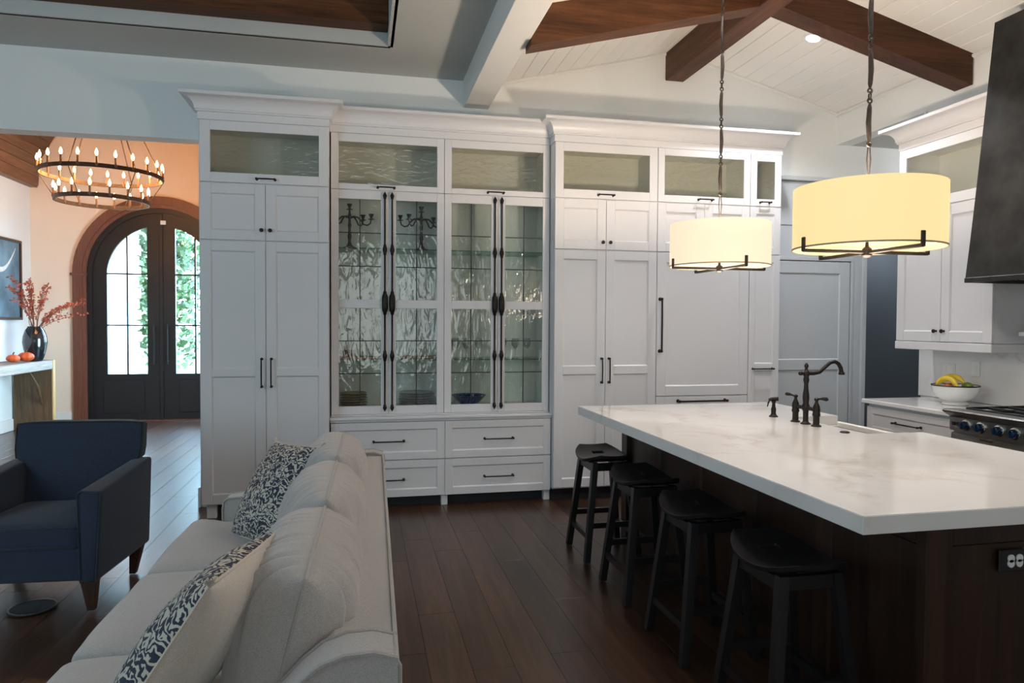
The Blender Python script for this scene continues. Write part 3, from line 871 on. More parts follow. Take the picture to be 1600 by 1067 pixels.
XB = 3.875
t = thing('base_cabinet', 'white drawer base cabinet beside the range under the fruit bowl', 'cabinet', (4.2, 4.33, 0))
MB().box(XB+.022, 3.885, .10, 4.517, 4.735, .885).build('carcass', M['cab'], t, smooth=0)
MB().box(XB+.09, 3.885, 0, 4.517, 4.735, .10).build('toe_kick', M['toe'], t, smooth=0)
for z0, z1 in ((.655, .868), (.385, .650), (.105, .380)):
    q = sshaker(t, 3.888, 4.732, z0, z1, XB, .055, name='drawer'); spull(q, 4.31, (z0+z1)/2+.01, XB, .262)
tag(MB().box(3.845, 3.880, .888, 4.517, 4.76, .920, .004).build('worktop', M['quartz']), 'short white stone worktop under the fruit bowl left of the range', 'worktop')
tag(MB().box(4.497, 2.0, .922, 4.5195, 4.885, 1.311, .002).box(4.497, 2.0, 1.311, 4.5195, 3.888, 3.0).build('backsplash', M['quartz']), 'white veined stone backsplash behind the range and fruit bowl', 'backsplash')

# ================================================================== ISLAND
def island():
    t = thing('kitchen_island', 'dark stained wood kitchen island base carrying the white stone top', 'island', (2.36, 3.2, 0))
    x0, x1, y0, y1, zt = 1.795, 2.93, 1.905, 4.555, .858
    MB().box(x0+.02, y0+.02, .0, x1, y1, zt, 0).box(2.60, 3.2, .60, 2.601, 3.201, .601).build('body', M['island'], t, smooth=0)
    # seating side: stiles, rails and five recessed panels facing the stools
    f = SB(); n = 5; w = (y1-y0)/n
    for i in range(n+1):
        yc = y0+w*i
        f.box(-min(yc+.045, y1), x0, .0, -max(yc-.045, y0), x0+.02, zt, .002)
    for i in range(n):
        a, b = y0+w*i+.045, y0+w*(i+1)-.045
        f.box(-b, x0, 0, -a, x0+.02, .12, .002).box(-b, x0, zt-.08, -a, x0+.02, zt, .002)
    f.build('panel_frame', M['island'], t)
    for i in range(n):
        a, b = y0+w*i+.045, y0+w*(i+1)-.045
        p = SB(); inset(p, -b, .12, -a, zt-.08, x0, d=.012); p.build('panel', M['island'], t)
    # near end
    f = MB(); ops = panel_front(f, x0, x1, 0, zt, y0, .10, .02, (), top=.08, bot=.12); f.build('end_frame', M['island'], t)
    MB().box(x0-.012, y0-.012, 0, x0+.07, y0+.02, zt, .004).build('corner_post', M['island'], t)
    MB().box(x0-.018, y1-.09, 0, x0+.06, y1+.006, zt, .004).build('corner_post', M['island'], t)
    for o in ops:
        p = MB(); inset(p, *o, y0, d=.012); p.build('panel', M['island'], t)
    # black duplex outlet on the near end
    ox, oz = 2.135, .715
    pl = MB().box(ox-.062, y0-.006, oz-.037, ox+.062, y0+.001, oz+.037, .003).build('outlet_plate', M['black'], t)
    for dx in (-.017, .017):
        s = MB(); s.tube([(ox+dx, y0-.006, oz-.008), (ox+dx, y0-.010, oz-.008)], .0135, 14).tube([(ox+dx, y0-.006, oz+.009), (ox+dx, y0-.010, oz+.009)], .0135, 14)
        k = s.build('outlet_socket', M['plastic'], pl)
        b = MB()
        for dz in (-.010, .011):
            b.box(ox+dx-.006, y0-.0112, oz+dz-.003, ox+dx-.004, y0-.0098, oz+dz+.004).box(ox+dx+.004, y0-.0112, oz+dz-.003, ox+dx+.006, y0-.0098, oz+dz+.004)
    # top with an open notch for the apron sink
    X0, X1, Y0, Y1 = 1.487, 2.972, 1.822, 4.650
    sx, sy0, sy1 = 2.63, 3.205, 3.885
    poly = [(X0, Y0), (X1, Y0), (X1, sy0), (sx, sy0), (sx, sy1), (X1, sy1), (X1, Y1), (X0, Y1)]
    bm = bmesh.new()
    vb = [bm.verts.new((x, y, .862)) for x, y in poly]; vt = [bm.verts.new((x, y, .920)) for x, y in poly]
    bm.faces.new(vb[::-1]); bm.faces.new(vt)
    for i in range(8): bm.faces.new((vb[i], vb[(i+1) % 8], vt[(i+1) % 8], vt[i]))
    bmesh.ops.bevel(bm, geom=list(bm.edges), offset=.0025, segments=2, affect='EDGES')
    me = bpy.data.meshes.new('countertop'); bm.to_mesh(me); bm.free(); me.materials.append(M['quartz'])
    o = bpy.data.objects.new('island_countertop', me); COL.objects.link(o)
    tag(o, 'large thick white veined stone countertop on the dark island, under both pendants', 'countertop')
    # apron sink
    s = MB(); zr = .861; zb = .62; w = .022
    s.box(sx+.002, sy0+.002, zb, X1+.012, sy1-.002, zb+.02, .004)
    s.box(sx+.002, sy0+.002, zb, sx+.002+w, sy1-.002, zr, .004).box(X1-.012, sy0+.002, zb, X1+.014, sy1-.002, .884, .006)
    s.box(sx+.002+w, sy0+.002, zb, X1-.012, sy0+.002+w, zr, .004).box(sx+.002+w, sy1-.002-w, zb, X1-.012, sy1-.002, zr, .004)
    k = s.build('apron_sink', M['white']); tag(k, 'white apron-front sink set in the right edge of the island behind the faucet', 'sink')
    d = MB().lathe([(.03, 0), (.032, .003), (.02, .004), (.012, .002)], ((sx+X1)/2, (sy0+sy1)/2, zb+.0205), 16)
    d.build('drain', M['steel'], k)
island()
ZT = .9205
def lathe_obj(prof, c, mat, name, parent, n=16):
    return MB().lathe(prof, c, n).build(name, mat, parent, smooth=45)
def faucet():
    x, y = 2.53, 3.588
    t = thing('bridge_faucet', 'black bridge faucet with curved spout and two lever handles on the island', 'faucet', (x, y, ZT))
    lathe_obj([(.030, 0), (.030, .005), (.018, .012), (.015, .020), (.0155, .075), (.021, .085), (.024, .098), (.020, .112), (.016, .120), (.019, .150), (.018, .175), (.013, .205), (.012, .235), (.017, .255), (.016, .265), (.013, .272), (.018, .285), (.018, .305), (.010, .312), (.008, .325), (.012, .333), (.012, .342), (.006, .352), (.001, .356)], (x, y, ZT), M['bronze'], 'column', t)
    pts = []
    ctrl = [(-.035, .295), (0, .295), (.05, .294), (.085, .300), (.12, .328), (.155, .355), (.185, .362), (.210, .350), (.226, .325), (.232, .296)]
    mb = MB().tube([(x+a, y, ZT+b) for a, b in ctrl], [.009, .0115, .0115, .011, .0105, .0105, .011, .0115, .012, .0125], 12, up=(0, 1, 0))
    mb.lathe([(.016, .284), (.018, .288), (.018, .294), (.012, .302)], (x+.233, y, ZT), 14)
    mb.sphere((x-.038, y, ZT+.295), .013, 10)
    mb.build('spout', M['bronze'], t, smooth=50)
    MB().tube([(x, y-.095, ZT+.092), (x, y-.03, ZT+.094), (x, y+.03, ZT+.094), (x, y+.095, ZT+.092)], .0115, 12).build('bridge', M['bronze'], t)
    for s in (-1, 1):
        yy = y+s*.097
        lathe_obj([(.028, 0), (.028, .005), (.018, .012), (.0175, .055), (.022, .062), (.022, .070), (.0195, .078), (.021, .092), (.019, .112), (.012, .128), (.008, .138), (.009, .146), (.013, .150), (.013, .158), (.004, .164)], (x, yy, ZT), M['bronze'], 'valve', t)
        h = MB().tube([(x-.006*s, yy, ZT+.154), (x+.012*-s, yy+s*.02, ZT+.158), (x-.016*s, yy+s*.035, ZT+.160), (x-.02*s, yy+s*.058, ZT+.160), (x-.022*s, yy+s*.068, ZT+.158)], [.006, .006, .0095, .0115, .006], 10)
        h.build('lever', M['bronze'], t)
faucet()
def sprayer():
    x, y = 2.527, 3.905
    t = thing('side_sprayer', 'small black side sprayer standing left of the bridge faucet', 'sprayer', (x, y, ZT))
    lathe_obj([(.028, 0), (.028, .004), (.019, .012), (.014, .022), (.0155, .05), (.011, .062), (.010, .085), (.014, .094), (.014, .100)], (x, y, ZT), M['bronze'], 'base', t)
    MB().tube([(x+.025, y-.006, ZT+.112), (x+.012, y-.003, ZT+.112), (x-.012, y+.003, ZT+.110), (x-.03, y+.008, ZT+.106)], [.014, .0125, .012, .009], 10).build('spray_head', M['bronze'], t)
    MB().tube([(x-.024, y+.006, ZT+.106), (x-.032, y+.008, ZT+.088), (x-.037, y+.010, ZT+.062)], [.006, .005, .003], 8).build('trigger', M['bronze'], t)
sprayer()
tag(MB().lathe([(.0, .0), (.024, 0), (.026, .003), (.020, .008), (.010, .009), (.0005, .0095)], (2.538, 3.262, ZT), 18).build('switch_button', M['bronze']), 'small round black air-switch button on the island right of the faucet', 'button')

# ================================================================== BAR STOOLS
def make_stool():
    t = thing('bar_stool', 'x', 'stool', (0, 0, 0), 0, 'bar stools along the island', local=True)
    # saddle seat: long axis y, dished, narrower at both ends; slot near the far end
    nu, nv = 17, 25; th = .019
    def hw(v): return .165-.070*abs(v)**3.2
    def zc(u, v): return .624+.050*abs(v)**1.9-.006*(1-u*u)
    P = [[None]*nv for _ in range(nu)]; Q = [[None]*nv for _ in range(nu)]
    for i in range(nu):
        for j in range(nv):
            u = -1+2*i/(nu-1); v = -1+2*j/(nv-1)
            x = u*hw(v); y = v*.222*(1-.03*u*u)
            P[i][j] = (x, y, zc(u, v)); Q[i][j] = (x*.97, y*.985, zc(u, v)-th)
    slot = lambda i, j: 6 <= i <= 9 and j in (17, 18)
    mb = MB(); mb.grid(P, nu, nv, 0, slot); mb.grid(Q, nu, nv, 0, slot)
    def wall(seq):
        n = len(seq)
        vs = [P[i][j] for i, j in seq]+[Q[i][j] for i, j in seq]
        mb.add(vs, [(k, (k+1) % n, n+(k+1) % n, n+k) for k in range(n)])
    rim = [(i, 0) for i in range(nu)]+[(nu-1, j) for j in range(1, nv)]+[(i, nv-1) for i in range(nu-2, -1, -1)]+[(0, j) for j in range(nv-2, 0, -1)]
    wall(rim)
    hole = [(i, 17) for i in range(6, 11)]+[(10, 18)]+[(i, 19) for i in range(10, 5, -1)]+[(6, 18)]
    wall(hole)
    se = mb.build('seat', M['black'], t, smooth=40)
    bv = se.modifiers.new('edge', 'BEVEL'); bv.width = .002; bv.segments = 2; bv.angle_limit = math.radians(50)
    tops = {}
    for sx in (-1, 1):
        for sy in (-1, 1):
            b = Vector((sx*.172, sy*.190, 0)); p = Vector((sx*.105, sy*.135, .622)); w = .0185
            if sy: p.z = .612
            tops[(sx, sy)] = (b, p)
            q = [(-w, -w), (w, -w), (w, w), (-w, w)]
            MB().hexa([(b.x+a, b.y+c, 0) for a, c in q], [(p.x+a, p.y+c, p.z) for a, c in q]).build('leg', M['black'], t, smooth=0)
    def at(k, z):
        b, p = tops[k]; return b+(p-b)*(z/p.z)
    def bar(name, k1, k2, z, h, w=.011):
        a, b = at(k1, z), at(k2, z); d = (b-a).normalized(); s = Vector((-d.y, d.x, 0))*w
        hh = Vector((0, 0, h))
        MB().hexa([a-s-hh, b-s-hh, b+s-hh, a+s-hh], [a-s+hh, b-s+hh, b+s+hh, a+s+hh]).build(name, M['black'], t, smooth=0)
    bar('apron', (-1, -1), (-1, 1), .578, .024); bar('apron', (1, -1), (1, 1), .578, .024)
    bar('apron', (-1, -1), (1, -1), .585, .024); bar('apron', (-1, 1), (1, 1), .585, .024)
    bar('stretcher', (-1, -1), (-1, 1), .155, .017); bar('stretcher', (1, -1), (1, 1), .155, .017)
    bar('stretcher', (-1, -1), (1, -1), .225, .017); bar('stretcher', (-1, 1), (1, 1), .225, .017)
    return t
st0 = make_stool()
slab_labels = ['black saddle-seat bar stool farthest along the island, in front of the pantry cupboard',
               'black saddle-seat bar stool second from the far end of the island',
               'black saddle-seat bar stool third from the far end of the island',
               'black saddle-seat bar stool nearest the camera, under the near corner of the countertop']
for i, (y, a) in enumerate(((4.305, 0), (3.635, .0), (2.97, .0), (2.305, -.0))):
    s = st0 if i == 0 else copy_tree(st0)
    s.location = (1.553, y, .0062 if i < 4 else 0); s.rotation_euler.z = a; s['label'] = slab_labels[i]

# ================================================================== RANGE, HOOD, FRUIT
def kitchen_range():
    y0, y1 = 2.655, 3.868; xf = 3.80
    t = thing('range', 'stainless steel range with round knobs under the black hood', 'range', (4.15, 3.26, 0))
    MB().box(xf+.03, y0, .10, 4.490, y1, .905, .003).build('body', M['steel'], t)
    MB().box(xf+.09, y0+.01, 0, 4.45, y1-.01, .10).build('toe_kick', M['toe'], t, smooth=0)
    # angled control panel with overhanging bullnose
    p = [(xf+.035, .805), (xf, .812), (xf-.004, .900), (xf+.035, .905)]
    MB().prism(p, 'y', y0, y1).build('control_panel', M['steel'], t, smooth=0)
    p = [(xf-.004, .902), (xf-.058, .934), (xf-.062, .944), (xf-.054, .952), (xf+.06, .953), (xf+.06, .902)]
    MB().prism(p, 'y', y0, y1+.0).build('bullnose', M['steel'], t, smooth=30)
    MB().box(xf+.06, y0+.004, .906, 4.488, y1-.004, .932, .003).build('cooktop', M['grate'], t)
    g = MB()
    for k in range(3):
        a = y0+.03+k*(y1-y0-.06)/3; b = a+(y1-y0-.06)/3-.008
        for yy in (a, (a+b)/2, b): g.box(xf+.09, yy-.007, .945, 4.46, yy+.007, .962, .003)
        for xx in (xf+.09, xf+.26, xf+.42, xf+.58, 4.45): g.box(xx-.007, a, .943, xx+.007, b, .960, .003)
        for xx in (xf+.10, 4.44):
            for yy in (a+.01, b-.01): g.box(xx-.01, yy-.01, .932, xx+.01, yy+.01, .946)
        for xx in (xf+.19, xf+.50):
            g.lathe([(.05, .932), (.05, .942), (.03, .946), (.001, .947)], (xx, (a+b)/2, 0), 14)
    g.build('burner_grate', M['grate'], t)
    zk = .857
    for i in range(10):
        yk = 3.735-i*.1075-(.02 if i > 1 else 0)
        if yk < y0+.03: break
        k = MB(); k.lathe([(.032, 0), (.034, -.004), (.034, -.010), (.029, -.012)], (yk, xf-.001, zk), 20, axis='x')
        # lathe on axis x expects (h, a, b): shift into place
        kk = MB()
        kk.M = Matrix.Translation((xf-.001, yk, zk))
        kk.lathe([(.034, 0), (.036, -.004), (.036, -.011), (.030, -.013)], (0, 0, 0), 20, axis='x')
        ring = kk.build('knob_bezel', M['chrome'], t)
        kb = MB(); kb.M = Matrix.Translation((xf-.001, yk, zk))
        kb.lathe([(.026, -.012), (.027, -.030), (.024, -.040), (.019, -.043), (.0005, -.043)], (0, 0, 0), 18, axis='x')
        kb.box(-.050, -.005, -.022, -.040, .005, .022, .002)
        kb.build('knob', M['knobglint'], t)
    for yy in (3.835, 3.805): MB().box(xf-.012, yy-.010, zk-.010, xf-.002, yy+.010, zk+.012, .002).build('rocker_switch', M['black'], t)
    dr = MB().box(xf+.002, y0+.004, .20, xf+.03, y1-.004, .798, .006).build('oven_door', M['steel'], t)
    h = MB().tube([(xf-.052, y0+.06, .74), (xf-.052, y1-.06, .74)], .014, 14)
    for yy in (y0+.10, y1-.10): h.cyl((xf+.004, yy, .74), (xf-.052, yy, .74), .010)
    h.build('oven_handle', M['chrome'], dr)
    MB().box(xf-.003, 3.545, .772, xf+.003, 3.645, .790, .002).build('name_plate', M['chrome'], dr)

kitchen_range()
def hood():
    t = thing('range_hood', 'tall tapered blackened steel hood over the range at the right edge', 'hood', (4.2, 3.24, 1.78))
    y0, y1 = 2.62, 3.872
    zb, zt = 1.782, 3.49
    xb, xt = 3.895, 4.085
    mb = MB(); w = .03
    def X(z): return xb+(xt-xb)*((z-zb)/(zt-zb))**.92
    N = 8
    zs = [zb+(zt-zb)*i/N for i in range(N+1)]
    vs = []
    for z in zs: vs += [(X(z), y0, z), (X(z), y1, z), (4.4965, y1, z), (4.4965, y0, z)]
    fs = [(i*4+k, i*4+(k+1) % 4, i*4+4+(k+1) % 4, i*4+4+k) for i in range(N) for k in range(4)]
    fs += [(N*4, N*4+1, N*4+2, N*4+3)]
    mb.add(vs, fs)
    mb.build('canopy', M['hood'], t, smooth=20)
    r = MB().box(xb-.004, y0-.003, zb-.004, xb+.03, y1+.002, zb+.028, .003).box(xb+.03, y1-.028, zb-.004, 4.4965, y1+.002, zb+.028).box(xb+.03, y0-.003, zb-.004, 4.4965, y0+.03, zb+.028)
    r.build('rim_band', M['hood'], t)
    MB().box(xb+.03, y0+.03, zb+.02, 4.4965, y1-.028, zb+.03).build('filter_plate', M['steel'], t, smooth=0)
    MB().tube([(xb+.01, 3.50, zb-.004), (xb+.01, 3.50, zb-.016), (xb-.002, 3.50, zb-.020)], .003, 6).build('hook', M['bronze'], t)
hood()
def fruit():
    c = (4.235, 4.27, ZT)
    b = thing('fruit_bowl', 'white footed bowl with a dark rim holding bananas on the right worktop', 'bowl', c)
    o = [(.084, 0), (.088, .005), (.080, .014), (.066, .022), (.090, .030), (.124, .050), (.143, .078), (.151, .103), (.154, .116)]
    i = [(.150, .116), (.146, .100), (.132, .074), (.105, .050), (.06, .036), (.001, .033)]
    MB().lathe([(r, h*1.2) for r, h in o+i], c, 32).build('bowl', M['white'], b, smooth=60)
    MB().lathe([(.1545, .136), (.157, .141), (.1535, .145), (.149, .141)], c, 32, wall=True).build('rim', M['bronze'], b)
    M['banana'] = plain('banana_skin', (.72, .50, .03), .5, var=.18, vs=20)
    M['apple'] = plain('orange_apple_skin', (.70, .20, .06), .4, var=.35, vs=20)
    M['pear'] = plain('green_pear_skin', (.22, .28, .04), .45, var=.3, vs=20)
    rows = [('yellow banana lying highest across the fruit in the white bowl', .0, .160, .020, .125, .16),
            ('yellow banana lying lower and nearest the front of the white bowl', -.050, .144, -.004, .095, .12)]
    for k, (lb, dx, z, dy, half, sag) in enumerate(rows):
        pts = []; rs = []
        for q in range(13):
            s = -1+2*q/12
            pts.append((c[0]+dx-.02*abs(s), c[1]+dy+.01-s*half, c[2]+z+.050*(1-s*s)-.006+(.012*s if k == 0 else 0)))
            rs.append(.0195*(1-abs(s)**5*.75))
        ban = MB().tube(pts, rs, 10).build('banana', M['banana'], None, smooth=60); tag(ban, lb, 'banana', 'fruit in the white bowl')
        e = pts[-1]; MB().tube([e, (e[0]+.002, e[1]-.014, e[2]-.002)], [.006, .005], 6).build('stem', M['pear'], ban)
    a = MB().sphere((c[0]-.03, c[1]+.03, c[2]+.120), .037, 14).build('apple', M['apple'], None, smooth=80); tag(a, 'orange-red apple half hidden under the bananas', 'apple', 'fruit in the white bowl')
    a = MB().sphere((c[0]+.03, c[1]-.075, c[2]+.136), .034, 14, sc=(1, 1.25, 1)).build('pear', M['pear'], None, smooth=80); tag(a, 'green pear at the right end of the bananas', 'pear', 'fruit in the white bowl')
fruit()
# plates on the backsplash
def plate(y0, y1, z0, z1, label, gangs):
    p = MB().box(4.4905, y0, z0, 4.4965, y1, z1, .002).build('wall_plate', M['plastic']); tag(p, label, 'switch')
    w = (y1-y0)/gangs
    for i in range(gangs):
        yc = y0+w*(i+.5)
        MB().box(4.4885, yc-.016, (z0+z1)/2-.033, 4.4915, yc+.016, (z0+z1)/2+.033, .001).build('rocker', M['plastic'], p)
plate(4.535, 4.655, 1.085, 1.200, 'wide white switch plate on the backsplash above the fruit bowl', 2)
plate(4.315, 4.390, 1.115, 1.230, 'single white switch plate on the backsplash right of the fruit bowl', 1)
tag(MB().box(4.27, 2.75, 1.428, 4.4965, 3.815, 1.456, .004).build('wall_shelf', M['cab']), 'white wall shelf under the hood at the right edge', 'shelf')
M['amber'] = plain('amber_jar_glaze', (.16, .07, .03), .25, var=.2, vs=10)
tag(MB().lathe([(.030, 0), (.034, .004), (.036, .03), (.036, .075), (.028, .095), (.020, .10), (.020, .115), (.026, .118), (.026, .130), (.001, .132)], (4.345, 3.735, 1.4565), 18).build('jar', M['amber']), 'brown jar standing on the white shelf under the hood', 'jar')
M['brass'] = plain('brass', (.50, .34, .09), .35, .8, var=.1)
tag(MB().lathe([(.026, 0), (.028, .004), (.023, .02), (.020, .05), (.024, .085), (.017, .10), (.020, .115), (.012, .13), (.001, .134)], (4.38, 3.66, .9625), 18).build('pepper_mill', M['brass']), 'gold-coloured mill standing at the back of the range', 'mill')

# ================================================================== PENDANTS, RECESSED LIGHT
M['shade'] = emit('lit_linen_shade', (1.0, .80, .50), 1.0)
def shade_mat(name, col, s):
    m, nt, p, n, l = new_mat(name)
    p.inputs['Base Color'].default_value = (.32, .27, .19, 1); p.inputs['Roughness'].default_value = .8
    p.inputs['Emission Color'].default_value = (*col, 1); p.inputs['Emission Strength'].default_value = s
    return m
def pendant(x, y, zb, zt, label, col, s):
    R = .30
    t = thing('pendant_lamp', label, 'lamp', (x, y, zb), 0, 'drum pendants over the island')
    sm = shade_mat('lit_linen_shade', col, s)
    MB().lathe([(R, zb), (R, zt), (R-.005, zt), (R-.005, zb)], (x, y, 0), 56, wall=True).build('shade', sm, t, smooth=40)
    MB().lathe([(R-.001, zb-.001), (R+.0022, zb-.001), (R+.0022, zb+.006), (R-.001, zb+.006)], (x, y, 0), 56, wall=True).build('lower_trim', M['shadetrim'], t)
    MB().lathe([(.001, zb+.035), (R-.012, zb+.030), (R-.012, zb+.034), (.001, zb+.039)], (x, y, 0), 40).build('diffuser', sm, t, smooth=40)
    hz = zb-.010
    for ax in (0, 1):
        mb = MB()
        d = (R+.008)
        if ax == 0:
            mb.box(x-d, y-.009, hz-.010, x+d, y+.009, hz+.004, .002)
            for s_ in (-1, 1): mb.box(x+s_*d-.005, y-.009, hz-.008, x+s_*d+.005, y+.009, zb+.042, .002)
        else:
            mb.box(x-.009, y-d, hz-.012, x+.009, y+d, hz+.002, .002)
            for s_ in (-1, 1): mb.box(x-.009, y+s_*d-.005, hz-.010, x+.009, y+s_*d+.005, zb+.042, .002)
        mb.build('cross_bar', M['iron'], t)
    MB().lathe([(.014, hz-.026), (.022, hz-.018), (.020, hz+.010), (.008, hz+.02), (.006, zb+.03)], (x, y, 0), 14).build('hub', M['iron'], t)
    # wire loop above the shade then linked rods up to the ceiling
    ztop = slope_z(x)-.016
    a = MB()
    for s_ in (-1, 1): a.tube([(x, y, zt-.02), (x+s_*.004, y, zt+.04), (x+s_*.009, y, zt+.12), (x+s_*.003, y, zt+.19)], .003, 6)
    a.tube([(x, y, zb+.03), (x, y, zt)], .006, 8)
    a.lathe([(.018, zt+.0), (.018, zt+.006), (.005, zt+.012)], (x, y, 0), 12)
    a.build('hanger_wire', M['iron'], t)
    z = zt+.185; k = 0
    while z < ztop-.05:
        z2 = min(z+.185, ztop-.03)
        wob = .004*((k % 2)*2-1)
        r_ = MB().tube([(x, y, z+.012), (x+wob*.2, y, z+.03), (x+wob, y, (z+z2)/2), (x+wob*.2, y, z2-.03), (x, y, z2-.012)], [.005, .0095, .011, .0095, .005], 8).build('rod', M['iron'], t)
        for zz in (z, z2):
            MB().tube([(x+.010*math.cos(q*PI/5), y, zz+.010*math.sin(q*PI/5)) for q in range(10)], .0042, 6, closed=True).build('rod_eye', M['iron'], r_)
        MB().tube([(x, y+.007*math.cos(q*PI/5), z2+.021+.017*math.sin(q*PI/5)) for q in range(10)], .0035, 6, closed=True).build('rod_link', M['iron'], t)
        z = z2+.042; k += 1
    MB().lathe([(.06, ztop-.002), (.06, ztop-.02), (.045, ztop-.03), (.01, ztop-.036)], (x, y, 0), 24).build('canopy', M['iron'], t)
    point('pendant_bulb_light', (x, y, zt-.03), 86, WARM, .06)
    point('pendant_bulb_light', (x, y, zb-.10), 7, WARM, .08)
M['shadetrim'] = plain('shade_trim', (.42, .34, .22), .7)
pendant(2.165, 3.945, 1.852, 2.112, 'smaller-looking cream drum pendant, farther over the island before the refrigerator', (1.0, .82, .59), .86)
pendant(2.135, 2.625, 1.825, 2.088, 'larger-looking amber drum pendant, nearer over the island beside the hood', (1.0, .74, .34), .88)
def downlight():
    x, y = 3.55, 5.02; z = slope_z(x)-.017
    t = thing('recessed_downlight', 'round lit recessed light in the white vault beside the right rafter', 'light', (x, y, z))
    th = math.atan2(ZW-ZR, XW-XR)
    def tilt(mb):
        mb.M = Matrix.Translation((x, y, z)) @ Matrix.Rotation(-th, 4, 'Y')
        return mb
    tilt(MB()).lathe([(.052, -.004), (.075, -.008), (.082, -.004), (.082, .002), (.052, .002)], (0, 0, 0), 28, wall=True).build('trim_ring', M['plastic'], t)
    tilt(MB()).lathe([(.001, -.005), (.053, -.005), (.053, -.001), (.001, -.001)], (0, 0, 0), 24).build('lens', emit('lit_led_lens', (.80, .90, 1.0), 14), t)
    spot('downlight_lamp', (x-.004, y, z-.03), 135, (.88, .93, 1.0), 130, .8, .05)
downlight()

# ================================================================== THINGS IN THE HUTCH
def candelabra(x, y, z0, label, first=None):
    t = thing('candelabra', label, 'candelabra', (x, y, z0), 0, 'candelabras on the upper glass shelf')
    mb = MB()
    mb.lathe([(.062, 0), (.062, .004), (.048, .012), (.030, .022), (.016, .04), (.011, .07), (.015, .09), (.017, .105), (.012, .13), (.010, .17), (.015, .19), (.013, .205), (.010, .22), (.011, .26), (.014, .275), (.009, .29), (.007, .32)], (x, y, z0), 14)
    mb.build('stem', M['black'], t, smooth=50)
    def cup(xx, yy, zz, nm='candle_cup'):
        MB().lathe([(.004, 0), (.026, .006), (.027, .009), (.010, .012), (.010, .022), (.018, .040), (.022, .050), (.018, .050), (.008, .024), (.001, .022)], (xx, yy, zz), 12).build(nm, M['black'], t, smooth=50)
    cup(x, y, z0+.315)
    for az in (4, 52, 176, 232):
        ca, sa = math.cos(math.radians(az)), math.sin(math.radians(az))*.5
        pts = [(0, .25), (.034, .264), (.064, .260), (.090, .236), (.112, .204), (.140, .196), (.166, .212), (.174, .245)]
        MB().tube([(x+ca*a, y+sa*a, z0+b) for a, b in pts], [.007, .0075, .007, .006, .006, .006, .006, .006], 8).build('arm', M['black'], t, smooth=60)
        cup(x+ca*.174, y+sa*.174, z0+.240)
    return t
candelabra(-.082, 5.90, 2.0985, 'black five-light candelabra behind the far left leaded door of the hutch')
candelabra(.503, 5.90, 2.0985, 'black five-light candelabra behind the second leaded door of the hutch')
M['straw'] = plain('tan_stoneware', (.40, .31, .19), .5, var=.2, vs=14)
M['grayplate'] = plain('grey_stoneware', (.34, .32, .31), .35, var=.12, vs=14)
M['woodtan'] = wood('tan_board_wood', (.20, .11, .06), (.32, .19, .10), (.42, .27, .16), 'x', .5, 2)
M['blue'] = plain('cobalt_glaze', (.020, .055, .20), .18, .6, var=.25, vs=8)
def plate_stack(n, x, y, z0, R, h, mat, lab, group):
    prof = [(R*.55, 0), (R*.6, .002), (R*.9, .010), (R, .016), (R*.985, .018), (R*.88, .013), (R*.58, .006), (.001, .006)]
    base = None
    for i in range(n):
        o = MB().lathe(prof, (0, 0, 0), 28).build('plate', mat, None, smooth=50, origin=(0, 0, 0)) if base is None else base.copy()
        if base is None: base = o
        else: COL.objects.link(o)
        o.location = (x+.003*math.sin(i*2.3), y+.003*math.cos(i*1.7), z0+h*i)
        word = ['lowest', 'second from the bottom', 'third from the bottom', 'fourth from the bottom', 'fifth from the bottom', 'sixth from the bottom', 'topmost'][i if i < n-1 else 6]
        tag(o, lab % word, 'plate', group)
zf = .7955
plate_stack(6, -.050, 5.92, zf, .110, .0205, M['straw'], 'tan stoneware plate, %s of the stack behind the far left hutch door', 'tan plates in the hutch')
plate_stack(6, .465, 5.935, zf, .148, .0200, M['grayplate'], 'grey stoneware plate, %s of the stack behind the second hutch door', 'grey plates in the hutch')
MBowl = [(.075, 0), (.078, .004), (.10, .03), (.135, .062), (.155, .078), (.150, .080), (.128, .066), (.092, .035), (.06, .016), (.001, .014)]
tag(MB().lathe([(r*.97, z*1.05) for r, z in MBowl], (.915, 5.93, zf), 30).build('bowl', M['blue'], smooth=60), 'wide cobalt blue bowl on the floor of the hutch behind the third glass door', 'bowl')
zs2 = 1.1945
tag(MB().box(-.17, 5.80, zs2, .17, 5.98, zs2+.020, .006).build('serving_board', M['woodtan']), 'thin tan wooden board on the lower glass shelf behind the far left door', 'board')
tag(MB().lathe([(.045, 0), (.05, .004), (.07, .03), (.078, .05), (.074, .05), (.062, .03), (.001, .012)], (-.10, 5.90, zs2+.0205), 20).build('bowl', M['woodtan'], smooth=50), 'small brown wooden bowl on the tan board behind the far left hutch door', 'bowl')
tag(MB().box(.335, 5.80, zs2, .63, 5.98, zs2+.022, .008).build('serving_tray', M['woodtan']), 'tan wooden tray on the lower glass shelf behind the second door', 'tray')
gp = [(.032, 0), (.033, .002), (.010, .007), (.004, .014), (.0035, .07), (.006, .078), (.024, .095), (.034, .118), (.035, .140), (.030, .170), (.0285, .170), (.033, .140), (.032, .119), (.022, .098), (.001, .084)]
g0 = None
